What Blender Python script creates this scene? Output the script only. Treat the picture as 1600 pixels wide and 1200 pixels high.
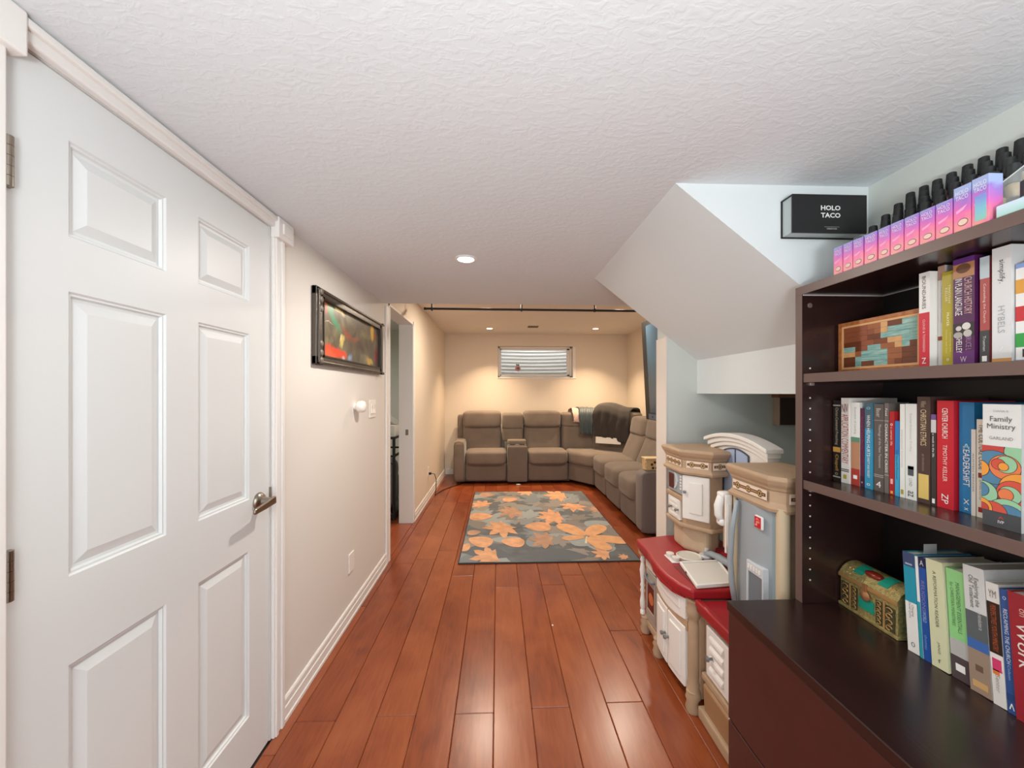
import bpy, bmesh, math, random
from mathutils import Vector, Matrix

# ---------------------------------------------------------------- scene, camera, world, lights
for o in list(bpy.data.objects): bpy.data.objects.remove(o, do_unlink=True)
S = bpy.context.scene
C = S.collection
PI = math.pi
rnd = random.Random(7)

cam_d = bpy.data.cameras.new('camera'); cam = bpy.data.objects.new('camera', cam_d); C.objects.link(cam)
cam_d.sensor_fit = 'HORIZONTAL'; cam_d.sensor_width = 36.0
cam_d.lens = 600.0/1600.0*36.0
cam_d.shift_y = 14.0/1600.0
cam_d.clip_start = 0.02
cam.location = (0, 0, 1.376)
cam.rotation_euler = (PI/2, 0, -math.atan(22/600))
S.camera = cam

W = bpy.data.worlds.new('world'); S.world = W; W.use_nodes = True
W.node_tree.nodes['Background'].inputs[0].default_value = (0.93, 0.97, 1.0, 1)
W.node_tree.nodes['Background'].inputs[1].default_value = 1.9

def area(name, loc, size, power, col, rot=(0,0,0), spread=PI, shape='DISK'):
    l = bpy.data.lights.new(name, 'AREA'); l.shape = shape; l.size = size; l.energy = power; l.color = col; l.spread = spread
    o = bpy.data.objects.new(name, l); C.objects.link(o); o.location = loc; o.rotation_euler = rot
    return o
WARM = (1.0, 0.74, 0.48)
NEUT = (1.0, 0.93, 0.86)
# light of the recessed downlights in view
area('hall_downlight_lamp', (-0.168, 2.02, 2.062), 0.09, 12, (1.0, 0.92, 0.83))
area('far_downlight_lamp_a', (-0.13, 5.97, 2.362), 0.09, 11, WARM, spread=1.7)
area('far_downlight_lamp_b', (1.52, 5.93, 2.362), 0.09, 12, WARM, spread=1.7)
# unseen lamps added beyond the dropped ceiling to brighten the far room
area('far_fill_lamp_c', (-0.13, 4.2, 2.362), 0.09, 17, (1.0, 0.84, 0.66))
area('far_fill_lamp_d', (1.35, 4.2, 2.362), 0.09, 17, (1.0, 0.84, 0.66))
# unseen soft lamp added behind the camera to even out the hall
area('hall_fill_lamp', (0.1, -0.75, 2.04), 0.7, 9, (0.97, 0.99, 1.0))
# unseen lamp added behind the camera, aimed up to brighten the ceiling
area('ceiling_fill_lamp', (0.1, -0.65, 1.20), 0.35, 28, (0.94, 0.98, 1.0), rot=(PI-0.2, 0, 0))
area('side_room_fill_lamp', (-2.0, 4.4, 2.2), 0.3, 22, (1.0, 0.96, 0.9))  # unseen lamp added to light the side room

S.view_settings.view_transform = 'Standard'
S.view_settings.look = 'None'
S.view_settings.exposure = 0.36
S.view_settings.gamma = 1.0
S.view_settings.use_curve_mapping = False

# ---------------------------------------------------------------- materials
def lin(c):
    if isinstance(c, str):
        c = c.lstrip('#'); c = tuple(int(c[i:i+2], 16) for i in (0, 2, 4))
    return tuple(((v/255)/12.92 if v/255 <= 0.04045 else ((v/255+0.055)/1.055)**2.4) for v in c)
MC = {}
def mat(col, rough=0.5, metal=0.0, bump=0.0, bscale=200.0, var=0.0, vscale=8.0, coat=0.0, sheen=0.0, emit=0.0, trans=0.0, alpha=1.0, spec=0.5, stretch=None):
    key = (col, rough, metal, bump, bscale, var, vscale, coat, sheen, emit, trans, alpha, spec, stretch)
    if key in MC: return MC[key]
    m = bpy.data.materials.new('mat'); m.use_nodes = True
    nt = m.node_tree; b = nt.nodes['Principled BSDF']
    c = lin(col)
    b.inputs['Base Color'].default_value = (*c, 1)
    b.inputs['Roughness'].default_value = rough
    b.inputs['Metallic'].default_value = metal
    b.inputs['Specular IOR Level'].default_value = spec
    if coat: b.inputs['Coat Weight'].default_value = coat; b.inputs['Coat Roughness'].default_value = 0.15
    if sheen: b.inputs['Sheen Weight'].default_value = sheen; b.inputs['Sheen Roughness'].default_value = 0.4
    if emit: b.inputs['Emission Color'].default_value = (*c, 1); b.inputs['Emission Strength'].default_value = emit
    if trans: b.inputs['Transmission Weight'].default_value = trans; b.inputs['IOR'].default_value = 1.1
    if alpha < 1: b.inputs['Alpha'].default_value = alpha
    tc = nt.nodes.new('ShaderNodeTexCoord'); src = tc.outputs['Object']
    if stretch:
        mp = nt.nodes.new('ShaderNodeMapping'); mp.inputs['Scale'].default_value = stretch
        nt.links.new(src, mp.inputs['Vector']); src = mp.outputs['Vector']
    if var:
        n = nt.nodes.new('ShaderNodeTexNoise'); n.inputs['Scale'].default_value = vscale; n.inputs['Detail'].default_value = 4
        nt.links.new(src, n.inputs['Vector'])
        r = nt.nodes.new('ShaderNodeValToRGB')
        r.color_ramp.elements[0].position = 0.3; r.color_ramp.elements[1].position = 0.7
        r.color_ramp.elements[0].color = (*[v*(1-var) for v in c], 1)
        r.color_ramp.elements[1].color = (*[min(1, v*(1+var)) for v in c], 1)
        nt.links.new(n.outputs['Fac'], r.inputs['Fac']); nt.links.new(r.outputs['Color'], b.inputs['Base Color'])
    if bump:
        n = nt.nodes.new('ShaderNodeTexNoise'); n.inputs['Scale'].default_value = bscale; n.inputs['Detail'].default_value = 3
        nt.links.new(src, n.inputs['Vector'])
        bp = nt.nodes.new('ShaderNodeBump'); bp.inputs['Strength'].default_value = bump; bp.inputs['Distance'].default_value = 0.004
        nt.links.new(n.outputs['Fac'], bp.inputs['Height']); nt.links.new(bp.outputs['Normal'], b.inputs['Normal'])
    MC[key] = m
    return m

def ceiling_mat():
    m = bpy.data.materials.new('ceiling_texture'); m.use_nodes = True
    nt = m.node_tree; b = nt.nodes['Principled BSDF']
    b.inputs['Base Color'].default_value = (*lin('#e0e5e8'), 1); b.inputs['Roughness'].default_value = 0.9
    tc = nt.nodes.new('ShaderNodeTexCoord')
    def noise(scale, detail, dist, stretch):
        mp = nt.nodes.new('ShaderNodeMapping'); mp.inputs['Scale'].default_value = stretch
        n = nt.nodes.new('ShaderNodeTexNoise'); n.inputs['Scale'].default_value = scale; n.inputs['Detail'].default_value = detail; n.inputs['Distortion'].default_value = dist
        nt.links.new(tc.outputs['Object'], mp.inputs['Vector']); nt.links.new(mp.outputs['Vector'], n.inputs['Vector'])
        return n.outputs['Fac']
    a = noise(38, 3, 0.8, (0.8, 1.3, 1)); c = noise(9, 2, 1.5, (0.6, 1.4, 1))
    r = nt.nodes.new('ShaderNodeValToRGB'); r.color_ramp.elements[0].position = 0.45; r.color_ramp.elements[1].position = 0.62
    nt.links.new(a, r.inputs['Fac'])
    mul = nt.nodes.new('ShaderNodeMath'); mul.operation = 'MULTIPLY_ADD'; mul.inputs[1].default_value = 0.6
    nt.links.new(c, mul.inputs[0]); nt.links.new(r.outputs['Color'], mul.inputs[2])
    bp = nt.nodes.new('ShaderNodeBump'); bp.inputs['Strength'].default_value = 0.10; bp.inputs['Distance'].default_value = 0.005
    nt.links.new(mul.outputs[0], bp.inputs['Height']); nt.links.new(bp.outputs['Normal'], b.inputs['Normal'])
    return m
def plank_mat():
    m = bpy.data.materials.new('cherry_plank'); m.use_nodes = True
    nt = m.node_tree; b = nt.nodes['Principled BSDF']
    b.inputs['Roughness'].default_value = 0.3
    b.inputs['Coat Weight'].default_value = 0.25; b.inputs['Coat Roughness'].default_value = 0.22
    tc = nt.nodes.new('ShaderNodeTexCoord'); oi = nt.nodes.new('ShaderNodeObjectInfo')
    add = nt.nodes.new('ShaderNodeVectorMath'); add.operation = 'ADD'
    cmb = nt.nodes.new('ShaderNodeMath'); cmb.operation = 'MULTIPLY'; cmb.inputs[1].default_value = 37.0
    nt.links.new(oi.outputs['Random'], cmb.inputs[0])
    nt.links.new(tc.outputs['Object'], add.inputs[0]); nt.links.new(cmb.outputs[0], add.inputs[1])
    def noise(scale, detail, st, dist=0.0):
        mp = nt.nodes.new('ShaderNodeMapping'); mp.inputs['Scale'].default_value = st
        n = nt.nodes.new('ShaderNodeTexNoise'); n.inputs['Scale'].default_value = scale; n.inputs['Detail'].default_value = detail; n.inputs['Distortion'].default_value = dist
        nt.links.new(add.outputs[0], mp.inputs['Vector']); nt.links.new(mp.outputs['Vector'], n.inputs['Vector'])
        return n.outputs['Fac']
    grain = noise(14, 5, (6, 0.5, 1), 0.6); blot = noise(3.2, 3, (1.4, 0.8, 1), 0.8)
    mix = nt.nodes.new('ShaderNodeMath'); mix.operation = 'MULTIPLY_ADD'; mix.inputs[1].default_value = 0.35
    nt.links.new(grain, mix.inputs[0])
    m2 = nt.nodes.new('ShaderNodeMath'); m2.operation = 'MULTIPLY'; m2.inputs[1].default_value = 0.65
    nt.links.new(blot, m2.inputs[0]); nt.links.new(m2.outputs[0], mix.inputs[2])
    m3 = nt.nodes.new('ShaderNodeMath'); m3.operation = 'MULTIPLY_ADD'; m3.inputs[1].default_value = 0.16
    nt.links.new(oi.outputs['Random'], m3.inputs[0]); nt.links.new(mix.outputs[0], m3.inputs[2])
    r = nt.nodes.new('ShaderNodeValToRGB'); e = r.color_ramp.elements
    e[0].position = 0.36; e[0].color = (*lin('#6f2d14'), 1)
    e[1].position = 0.76; e[1].color = (*lin('#9c532d'), 1)
    k = e.new(0.56); k.color = (*lin('#8c421f'), 1)
    nt.links.new(m3.outputs[0], r.inputs['Fac']); nt.links.new(r.outputs['Color'], b.inputs['Base Color'])
    bp = nt.nodes.new('ShaderNodeBump'); bp.inputs['Strength'].default_value = 0.12; bp.inputs['Distance'].default_value = 0.004
    nt.links.new(noise(10, 3, (3, 0.7, 1)), bp.inputs['Height']); nt.links.new(bp.outputs['Normal'], b.inputs['Normal'])
    return m
def gradient_mat(stops, axis='Z', lo=0.0, hi=1.0, rough=0.35, wob=0.25):
    """printed colour gradient on packaging, in the object's own coordinates"""
    m = bpy.data.materials.new('printed_gradient'); m.use_nodes = True
    nt = m.node_tree; b = nt.nodes['Principled BSDF']; b.inputs['Roughness'].default_value = rough
    tc = nt.nodes.new('ShaderNodeTexCoord'); sp = nt.nodes.new('ShaderNodeSeparateXYZ'); nt.links.new(tc.outputs['Object'], sp.inputs[0])
    mr = nt.nodes.new('ShaderNodeMapRange'); mr.inputs['From Min'].default_value = lo; mr.inputs['From Max'].default_value = hi
    nt.links.new(sp.outputs[axis], mr.inputs['Value'])
    n = nt.nodes.new('ShaderNodeTexNoise'); n.inputs['Scale'].default_value = 40; nt.links.new(tc.outputs['Object'], n.inputs['Vector'])
    ma = nt.nodes.new('ShaderNodeMath'); ma.operation = 'MULTIPLY_ADD'; ma.inputs[1].default_value = wob
    nt.links.new(n.outputs['Fac'], ma.inputs[0]); nt.links.new(mr.outputs['Result'], ma.inputs[2])
    r = nt.nodes.new('ShaderNodeValToRGB'); e = r.color_ramp.elements
    e[0].position = stops[0][0]; e[0].color = (*lin(stops[0][1]), 1)
    e[1].position = stops[-1][0]; e[1].color = (*lin(stops[-1][1]), 1)
    for p, c in stops[1:-1]:
        k = e.new(p); k.color = (*lin(c), 1)
    nt.links.new(ma.outputs[0], r.inputs['Fac']); nt.links.new(r.outputs['Color'], b.inputs['Base Color'])
    return m
def wood_mat(c0, c1, scale=12, st=(1, 6, 6), rough=0.45):
    m = bpy.data.materials.new('wood'); m.use_nodes = True
    nt = m.node_tree; b = nt.nodes['Principled BSDF']; b.inputs['Roughness'].default_value = rough
    tc = nt.nodes.new('ShaderNodeTexCoord'); mp = nt.nodes.new('ShaderNodeMapping'); mp.inputs['Scale'].default_value = st
    n = nt.nodes.new('ShaderNodeTexNoise'); n.inputs['Scale'].default_value = scale; n.inputs['Detail'].default_value = 4
    nt.links.new(tc.outputs['Object'], mp.inputs['Vector']); nt.links.new(mp.outputs['Vector'], n.inputs['Vector'])
    r = nt.nodes.new('ShaderNodeValToRGB'); r.color_ramp.elements[0].position = .35; r.color_ramp.elements[1].position = .65
    r.color_ramp.elements[0].color = (*lin(c0), 1); r.color_ramp.elements[1].color = (*lin(c1), 1)
    nt.links.new(n.outputs['Fac'], r.inputs['Fac']); nt.links.new(r.outputs['Color'], b.inputs['Base Color'])
    return m
def painting_mat():
    """abstract oil painting: soft blended patches of colour over a murky olive ground"""
    m = bpy.data.materials.new('abstract_painting'); m.use_nodes = True
    nt = m.node_tree; b = nt.nodes['Principled BSDF']; b.inputs['Roughness'].default_value = 0.3
    tc = nt.nodes.new('ShaderNodeTexCoord')
    n = nt.nodes.new('ShaderNodeTexNoise'); n.inputs['Scale'].default_value = 7.0; n.inputs['Detail'].default_value = 3; n.inputs['Distortion'].default_value = 0.8
    nt.links.new(tc.outputs['Object'], n.inputs['Vector'])
    r = nt.nodes.new('ShaderNodeValToRGB'); e = r.color_ramp.elements
    e[0].position = 0.30; e[0].color = (*lin('#4a4038'), 1); e[1].position = 0.72; e[1].color = (*lin('#8a8064'), 1)
    k = e.new(0.5); k.color = (*lin('#625a48'), 1)
    nt.links.new(n.outputs['Fac'], r.inputs['Fac'])
    # wobble the coordinates so that the patches get ragged edges
    n2 = nt.nodes.new('ShaderNodeTexNoise'); n2.inputs['Scale'].default_value = 11.0; n2.inputs['Detail'].default_value = 3
    nt.links.new(tc.outputs['Object'], n2.inputs['Vector'])
    sb = nt.nodes.new('ShaderNodeVectorMath'); sb.operation = 'SUBTRACT'; sb.inputs[1].default_value = (0.5, 0.5, 0.5)
    nt.links.new(n2.outputs['Color'], sb.inputs[0])
    sc = nt.nodes.new('ShaderNodeVectorMath'); sc.operation = 'SCALE'; sc.inputs['Scale'].default_value = 0.09
    nt.links.new(sb.outputs[0], sc.inputs[0])
    ad = nt.nodes.new('ShaderNodeVectorMath'); ad.operation = 'ADD'
    nt.links.new(tc.outputs['Object'], ad.inputs[0]); nt.links.new(sc.outputs[0], ad.inputs[1])
    prev = r.outputs['Color']
    # centre (u left to right, v upwards, as fractions), half sizes, turn, colour, softness
    for u, v, ru, rv, ang, col, soft in [
        (.03, .92, .09, .16, 0, '#a83228', .35), (.16, .76, .16, .11, -.55, '#2c8f68', .4), (.24, .97, .12, .05, -.15, '#d0bd86', .4),
        (.20, .13, .22, .12, -.05, '#e0482a', .3), (.12, .06, .10, .08, 0, '#e8603c', .3), (.38, .58, .16, .10, -.3, '#9a4a36', .6), (.52, .52, .12, .08, .3, '#9a5a4c', .7),
        (.29, .40, .07, .09, .5, '#d6bd70', .45), (.27, .46, .04, .05, .5, '#e6d79a', .5), (.62, .38, .22, .20, 0, '#4f3f38', .9), (.86, .84, .05, .22, 0, '#d9b040', .3), (.93, .80, .05, .12, 0, '#a5562c', .5),
        (.80, .09, .10, .08, -.2, '#d2ac48', .4), (.95, .28, .05, .28, 0, '#963c40', .5), (.42, .07, .06, .10, .5, '#8fa6c0', .5), (.30, .03, .03, .05, 0, '#d6b0aa', .5), (.10, .62, .09, .012, 0, '#c9c2a0', .5), (.55, .88, .22, .10, -.2, '#55504c', .9), (.68, .66, .12, .10, 0, '#7d7a5a', .8)]:
        mp = nt.nodes.new('ShaderNodeMapping'); mp.vector_type = 'TEXTURE'
        mp.inputs['Location'].default_value = (0, -0.448+u*0.91, 0.052+v*0.279)
        mp.inputs['Rotation'].default_value = (ang, 0, 0)
        mp.inputs['Scale'].default_value = (10, ru*0.91, rv*0.279*1.3)
        nt.links.new(ad.outputs[0], mp.inputs['Vector'])
        g = nt.nodes.new('ShaderNodeTexGradient'); g.gradient_type = 'SPHERICAL'; nt.links.new(mp.outputs['Vector'], g.inputs['Vector'])
        mr = nt.nodes.new('ShaderNodeMapRange'); mr.interpolation_type = 'SMOOTHSTEP'; mr.inputs['From Max'].default_value = min(1.0, soft*1.7)
        nt.links.new(g.outputs['Fac'], mr.inputs['Value'])
        mx = nt.nodes.new('ShaderNodeMix'); mx.data_type = 'RGBA'
        nt.links.new(mr.outputs['Result'], mx.inputs['Factor']); nt.links.new(prev, mx.inputs['A']); mx.inputs['B'].default_value = (*lin(col), 1)
        prev = mx.outputs['Result']
    nt.links.new(prev, b.inputs['Base Color'])
    return m

M_WALL = mat('#e3ded7', 0.85, bump=0.05, bscale=300)
M_WALLF = mat('#e6d9c8', 0.85, bump=0.05, bscale=300)
M_GREEN = mat('#d3d8d2', 0.85, bump=0.05, bscale=300)
M_ALC = mat('#d0d7d3', 0.85, bump=0.05, bscale=300)
M_TRIM = mat('#eeebe7', 0.4)
M_DOOR = mat('#e2e5e5', 0.42)
M_CEIL = ceiling_mat()
M_PLANK = plank_mat()
M_NICK = mat('#9a9084', 0.28, 1.0)
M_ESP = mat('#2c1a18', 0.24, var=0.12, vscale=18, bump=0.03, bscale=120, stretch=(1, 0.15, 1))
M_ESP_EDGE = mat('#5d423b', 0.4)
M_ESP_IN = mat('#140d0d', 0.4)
M_WHITE = mat('#eeeeec', 0.4)
M_BLACK = mat('#161616', 0.45)

# ---------------------------------------------------------------- mesh helpers
class MB:
    def __init__(s): s.v = []; s.f = []
    def add(s, vs, fs):
        o = len(s.v); s.v += [tuple(p) for p in vs]; s.f += [tuple(i+o for i in f) for f in fs]; return s
    def box(s, x0, x1, y0, y1, z0, z1):
        v = [(x0,y0,z0),(x1,y0,z0),(x1,y1,z0),(x0,y1,z0),(x0,y0,z1),(x1,y0,z1),(x1,y1,z1),(x0,y1,z1)]
        return s.add(v, [(3,2,1,0),(4,5,6,7),(0,1,5,4),(1,2,6,5),(2,3,7,6),(3,0,4,7)])
    def prism(s, poly, a0, a1, axis='Z'):
        n = len(poly)
        def P(p, a): return {'Z': (p[0],p[1],a), 'Y': (p[0],a,p[1]), 'X': (a,p[0],p[1])}[axis]
        v = [P(p,a0) for p in poly]+[P(p,a1) for p in poly]
        f = [tuple(range(n-1,-1,-1)), tuple(range(n,2*n))]+[(i,(i+1)%n,n+(i+1)%n,n+i) for i in range(n)]
        return s.add(v, f)
    def cyl(s, p0, p1, r0, r1=None, n=16):
        r1 = r0 if r1 is None else r1
        p0 = Vector(p0); p1 = Vector(p1); d = (p1-p0).normalized()
        a = d.orthogonal().normalized(); b = d.cross(a)
        v = []
        for p, r in ((p0,r0),(p1,r1)):
            for i in range(n):
                t = 2*PI*i/n; v.append(tuple(p+a*r*math.cos(t)+b*r*math.sin(t)))
        return s.add(v, [tuple(range(n-1,-1,-1)), tuple(range(n,2*n))]+[(i,(i+1)%n,n+(i+1)%n,n+i) for i in range(n)])
    def lathe(s, prof, c=(0,0,0), n=16, axis='Z', cap=True):
        v = []; k = len(prof)
        for r, h in prof:
            for i in range(n):
                t = 2*PI*i/n; a, b = r*math.cos(t), r*math.sin(t)
                q = {'Z': (a,b,h), 'Y': (a,h,b), 'X': (h,a,b)}[axis]
                v.append((c[0]+q[0], c[1]+q[1], c[2]+q[2]))
        f = []
        for j in range(k-1):
            for i in range(n):
                f.append((j*n+i, j*n+(i+1)%n, (j+1)*n+(i+1)%n, (j+1)*n+i))
        if cap: f += [tuple(range(n-1,-1,-1)), tuple(range((k-1)*n, k*n))]
        return s.add(v, f)
    def tube(s, pts, r, n=8):
        pts = [Vector(p) for p in pts]; v = []; k = len(pts)
        up = None
        for i, p in enumerate(pts):
            d = (pts[min(i+1,k-1)]-pts[max(i-1,0)]).normalized()
            if up is None: up = d.orthogonal().normalized()
            a = (up-d*up.dot(d)).normalized(); up = a; b = d.cross(a)
            rr = r[i] if isinstance(r, (list, tuple)) else r
            for j in range(n):
                t = 2*PI*j/n; v.append(tuple(p+a*rr*math.cos(t)+b*rr*math.sin(t)))
        f = [(i*n+j, i*n+(j+1)%n, (i+1)*n+(j+1)%n, (i+1)*n+j) for i in range(k-1) for j in range(n)]
        f += [tuple(range(n-1,-1,-1)), tuple(range((k-1)*n, k*n))]
        return s.add(v, f)
    def pillow(s, x0, x1, y0, y1, z0, z1, e=0.3, n=10, fn=None):
        """rounded cushion: superellipsoid filling the given box"""
        cx, cy, cz = (x0+x1)/2, (y0+y1)/2, (z0+z1)/2; sx, sy, sz = (x1-x0)/2, (y1-y0)/2, (z1-z0)/2
        def pw(a): return math.copysign(abs(a)**e, a)
        v = []; nu = n*4; nv = n*2
        for j in range(1, nv):
            ph = -PI/2+PI*j/nv
            for i in range(nu):
                t = -PI+2*PI*i/nu
                v.append((cx+sx*pw(math.cos(ph))*pw(math.cos(t)), cy+sy*pw(math.cos(ph))*pw(math.sin(t)), cz+sz*pw(math.sin(ph))))
        b = len(v); v += [(cx,cy,cz-sz),(cx,cy,cz+sz)]
        if fn: v = [fn(*p) for p in v]
        f = [(j*nu+i, j*nu+(i+1)%nu, (j+1)*nu+(i+1)%nu, (j+1)*nu+i) for j in range(nv-2) for i in range(nu)]
        f += [((i+1)%nu, i, b) for i in range(nu)]+[((nv-2)*nu+i, (nv-2)*nu+(i+1)%nu, b+1) for i in range(nu)]
        return s.add(v, f)
    def grid(s, rows):
        k = len(rows); n = len(rows[0]); v = [p for r in rows for p in r]
        return s.add(v, [(i*n+j, i*n+j+1, (i+1)*n+j+1, (i+1)*n+j) for i in range(k-1) for j in range(n-1)])
    def xf(s, fn): s.v = [tuple(fn(*p)) for p in s.v]; return s

ORG = {}
def tag(o, label=None, cat=None, group=None, kind=None):
    if label: o['label'] = label
    if cat: o['category'] = cat
    if group: o['group'] = group
    if kind: o['kind'] = kind
    return o
def thing(name, loc, label, cat, group=None, rot=(0,0,0)):
    o = bpy.data.objects.new(name, None); C.objects.link(o); o.location = loc; o.rotation_euler = rot
    o.empty_display_size = 0.05
    ORG[o] = Vector(loc)
    return tag(o, label, cat, group)
def mesh_of(mb, smooth):
    me = bpy.data.meshes.new('mesh'); me.from_pydata([tuple(p) for p in mb.v], [], mb.f)
    bm = bmesh.new(); bm.from_mesh(me); bmesh.ops.recalc_face_normals(bm, faces=bm.faces); bm.to_mesh(me); bm.free()
    if smooth:
        for p in me.polygons: p.use_smooth = True
        if smooth is not True: me.set_sharp_from_angle(angle=smooth)
    return me
def ob(name, mb, m, parent=None, smooth=False, bevel=0, label=None, cat=None, group=None, kind=None, local=False, solid=0, seg=2):
    """one mesh object; world coordinates in, unless local (then the parent's own)"""
    me_src = MB(); me_src.f = mb.f
    if parent is not None:
        org = Vector((0,0,0)) if local else ORG[parent]
    else:
        xs = [p[0] for p in mb.v]; ys = [p[1] for p in mb.v]; zs = [p[2] for p in mb.v]
        org = Vector(((min(xs)+max(xs))/2, (min(ys)+max(ys))/2, min(zs)))
    me_src.v = [(p[0]-org[0], p[1]-org[1], p[2]-org[2]) for p in mb.v]
    me = mesh_of(me_src, smooth)
    me.materials.append(m)
    o = bpy.data.objects.new(name, me); C.objects.link(o)
    if parent is not None: o.parent = parent; ORG[o] = Vector((0,0,0)) if local else ORG[parent]
    else: o.location = org; ORG[o] = org
    if solid:
        k = o.modifiers.new('solid', 'SOLIDIFY'); k.thickness = solid; k.offset = 0
    if bevel:
        k = o.modifiers.new('bevel', 'BEVEL'); k.width = bevel; k.segments = seg; k.limit_method = 'ANGLE'; k.angle_limit = math.radians(40)
    return tag(o, label, cat, group, kind)
def struct(name, mb, m, parent=None, **k):
    if parent is None: k.setdefault('kind', 'structure')
    return ob(name, mb, m, parent, **k)
def bx(*a): return MB().box(*a)

TXT = {}
def txt(s, c, R, U, w, h, m, parent, local=True, name='lettering', bold=0.0):
    """flat printed lettering stretched to w x h, centred on c, reading along R with letters up along U"""
    key = (s, bold)
    if key not in TXT:
        cu = bpy.data.curves.new('t', 'FONT'); cu.body = s; cu.resolution_u = 2; cu.offset = bold; cu.align_x = 'CENTER'; cu.space_line = 0.85
        t = bpy.data.objects.new('t', cu); C.objects.link(t)
        me = bpy.data.meshes.new_from_object(t.evaluated_get(bpy.context.evaluated_depsgraph_get()))
        bpy.data.objects.remove(t, do_unlink=True); bpy.data.curves.remove(cu)
        vs = [(v.co.x, v.co.y) for v in me.vertices]; fs = [tuple(p.vertices) for p in me.polygons]
        bpy.data.meshes.remove(me)
        x0 = min(v[0] for v in vs); x1 = max(v[0] for v in vs); y0 = min(v[1] for v in vs); y1 = max(v[1] for v in vs)
        TXT[key] = ([((a-x0)/(x1-x0)-.5, (b-y0)/(y1-y0)-.5) for a, b in vs], fs)
    vs, fs = TXT[key]
    c = Vector(c); R = Vector(R); U = Vector(U)
    mb = MB().add([tuple(c+R*(a*w)+U*(b*h)) for a, b in vs], fs)
    org = Vector((0,0,0)) if local else ORG[parent]
    me = bpy.data.meshes.new('lettering'); me.from_pydata([tuple(Vector(p)-org) for p in mb.v], [], mb.f); me.materials.append(m)
    o = bpy.data.objects.new(name, me); C.objects.link(o); o.parent = parent; ORG[o] = org
    return o
DOWN = ((0,0,-1), (0,-1,0))      # a title that reads down a spine facing -X
FLATX = ((0,-1,0), (0,0,1))      # upright lettering on a face towards -X
FLATY = ((1,0,0), (0,0,1))       # upright lettering on a face towards -Y
# ---------------------------------------------------------------- the room
XL, XR, XF = -0.9, 1.266, 2.23        # left wall, right wall of the hall, right wall of the far room
YE = 6.55; ZC, ZF = 2.08, 2.38        # far wall, dropped ceiling, far ceiling
YB = -1.6                             # the hall stays open behind the camera

fl = struct('floor', bx(-3.2, 2.35, YB, 6.7, -0.12, -0.012), mat('#2a120a', 0.7))
PW = 0.166; X0 = -0.018
cols = [(k, X0+k*PW) for k in range(-6, 14)]
known = {-1: 1.655, 0: 5.9, 1: 1.675, 3: 1.69, -3: 1.655, -5: 1.64, 2: 1.1, -2: 2.9, -4: 3.2, 4: 2.2}
for k, xa in cols:
    xb = xa+PW
    a = max(xa, XL if k > -7 else xa); b = min(xb, XF)
    if b-a < 0.01: continue
    rr = random.Random(100+k)
    j = known.get(k, rr.uniform(0.4, 2.4)); cuts = [j]
    while cuts[0] > YB: cuts.insert(0, cuts[0]-rr.uniform(1.1, 1.9))
    while cuts[-1] < YE: cuts.append(cuts[-1]+rr.uniform(1.0, 1.9))
    for y0, y1 in zip(cuts, cuts[1:]):
        y0 = max(y0, YB); y1 = min(y1, YE)
        if y1-y0 < 0.03: continue
        p = ob('plank', bx(a+0.0008, b-0.0008, y0+0.0008, y1-0.0008, -0.014, rr.uniform(-0.0006, 0.0)), M_PLANK, fl, bevel=0.0028, seg=1)
# planks of the side room, seen through the doorway
for k in range(8):
    xa = XL-(k+1)*PW
    for y0, y1 in ((3.0, 4.35+0.1*(k%3)), (4.35+0.1*(k%3), 5.7), (5.7, 6.55)):
        ob('plank', bx(xa+0.0008, xa+PW-0.0008, y0+0.0008, y1-0.0008, -0.014, -0.0003), M_PLANK, fl, bevel=0.0028, seg=1)

# left wall with the closed door and the open doorway
DY0, DY1, DZ = 0.732, 1.551, 2.031
OY0, OY1, OZ = 3.195, 4.11, 2.115
XW = XL-0.14
w = MB().box(XW, XL, YB, DY0-0.012, 0, 2.6).box(XW, XL, DY0-0.012, DY1+0.012, DZ+0.01, 2.6).box(XW, XL, DY1+0.012, OY0, 0, 2.6)
wall_left = struct('wall_left', w, M_WALL)
struct('wall_left_far', MB().box(XW, XL, OY0, OY1, OZ, 2.6).box(XW, XL, OY1, YE, 0, 2.6), M_WALLF)
# far wall with the window hole
WX0, WX1, WZ0, WZ1 = 0.0, 1.285, 1.64, 2.178
w = MB().box(XW, WX0, YE, YE+0.22, 0, 2.6).box(WX1, XF+0.1, YE, YE+0.22, 0, 2.6).box(WX0, WX1, YE, YE+0.22, 0, WZ0).box(WX0, WX1, YE, YE+0.22, WZ1, 2.6)
struct('wall_far', w, M_WALLF)
struct('wall_right_far', bx(XF, XF+0.1, 2.34, YE, 0, 2.6), M_WALLF)
struct('wall_right', bx(XR, XR+0.1, YB, 1.267, 0, 2.6), M_GREEN)
# under the stairs: alcove walls, sloped soffit with its header
struct('wall_alcove_far', bx(1.045, XF, 2.34, 2.48, 0, 2.3), M_ALC)
struct('wall_alcove_right', MB().box(1.95, 2.05, 1.2, 2.34, 0, 2.3).box(XR+0.1, 1.95, 1.167, 1.267, 0, 2.3), M_ALC)
struct('trim_1', bx(1.038, 1.0455, 2.338, 2.482, 0, 1.722), mat('#e6dfd6', 0.5))
so = [(0.595, ZC+0.03), (0.595, ZC-0.001), (1.235, 1.578), (1.235, 1.372), (1.275, 1.372), (1.275, 1.40), (1.95, 1.40), (1.95, ZC+0.03)]
struct('ceiling_stair_soffit', MB().prism(so, 1.267, 2.339, 'Y'), mat('#dce3e4', 0.88, bump=0.10, bscale=60))
struct('ceiling', bx(XL-0.1, 2.3, YB, 3.05, ZC, 2.62), M_CEIL)
struct('ceiling_far', bx(XL-0.1, XF+0.1, 3.05, YE+0.1, ZF, 2.62), mat('#e6dfd6', 0.9, bump=0.1, bscale=60))
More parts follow.
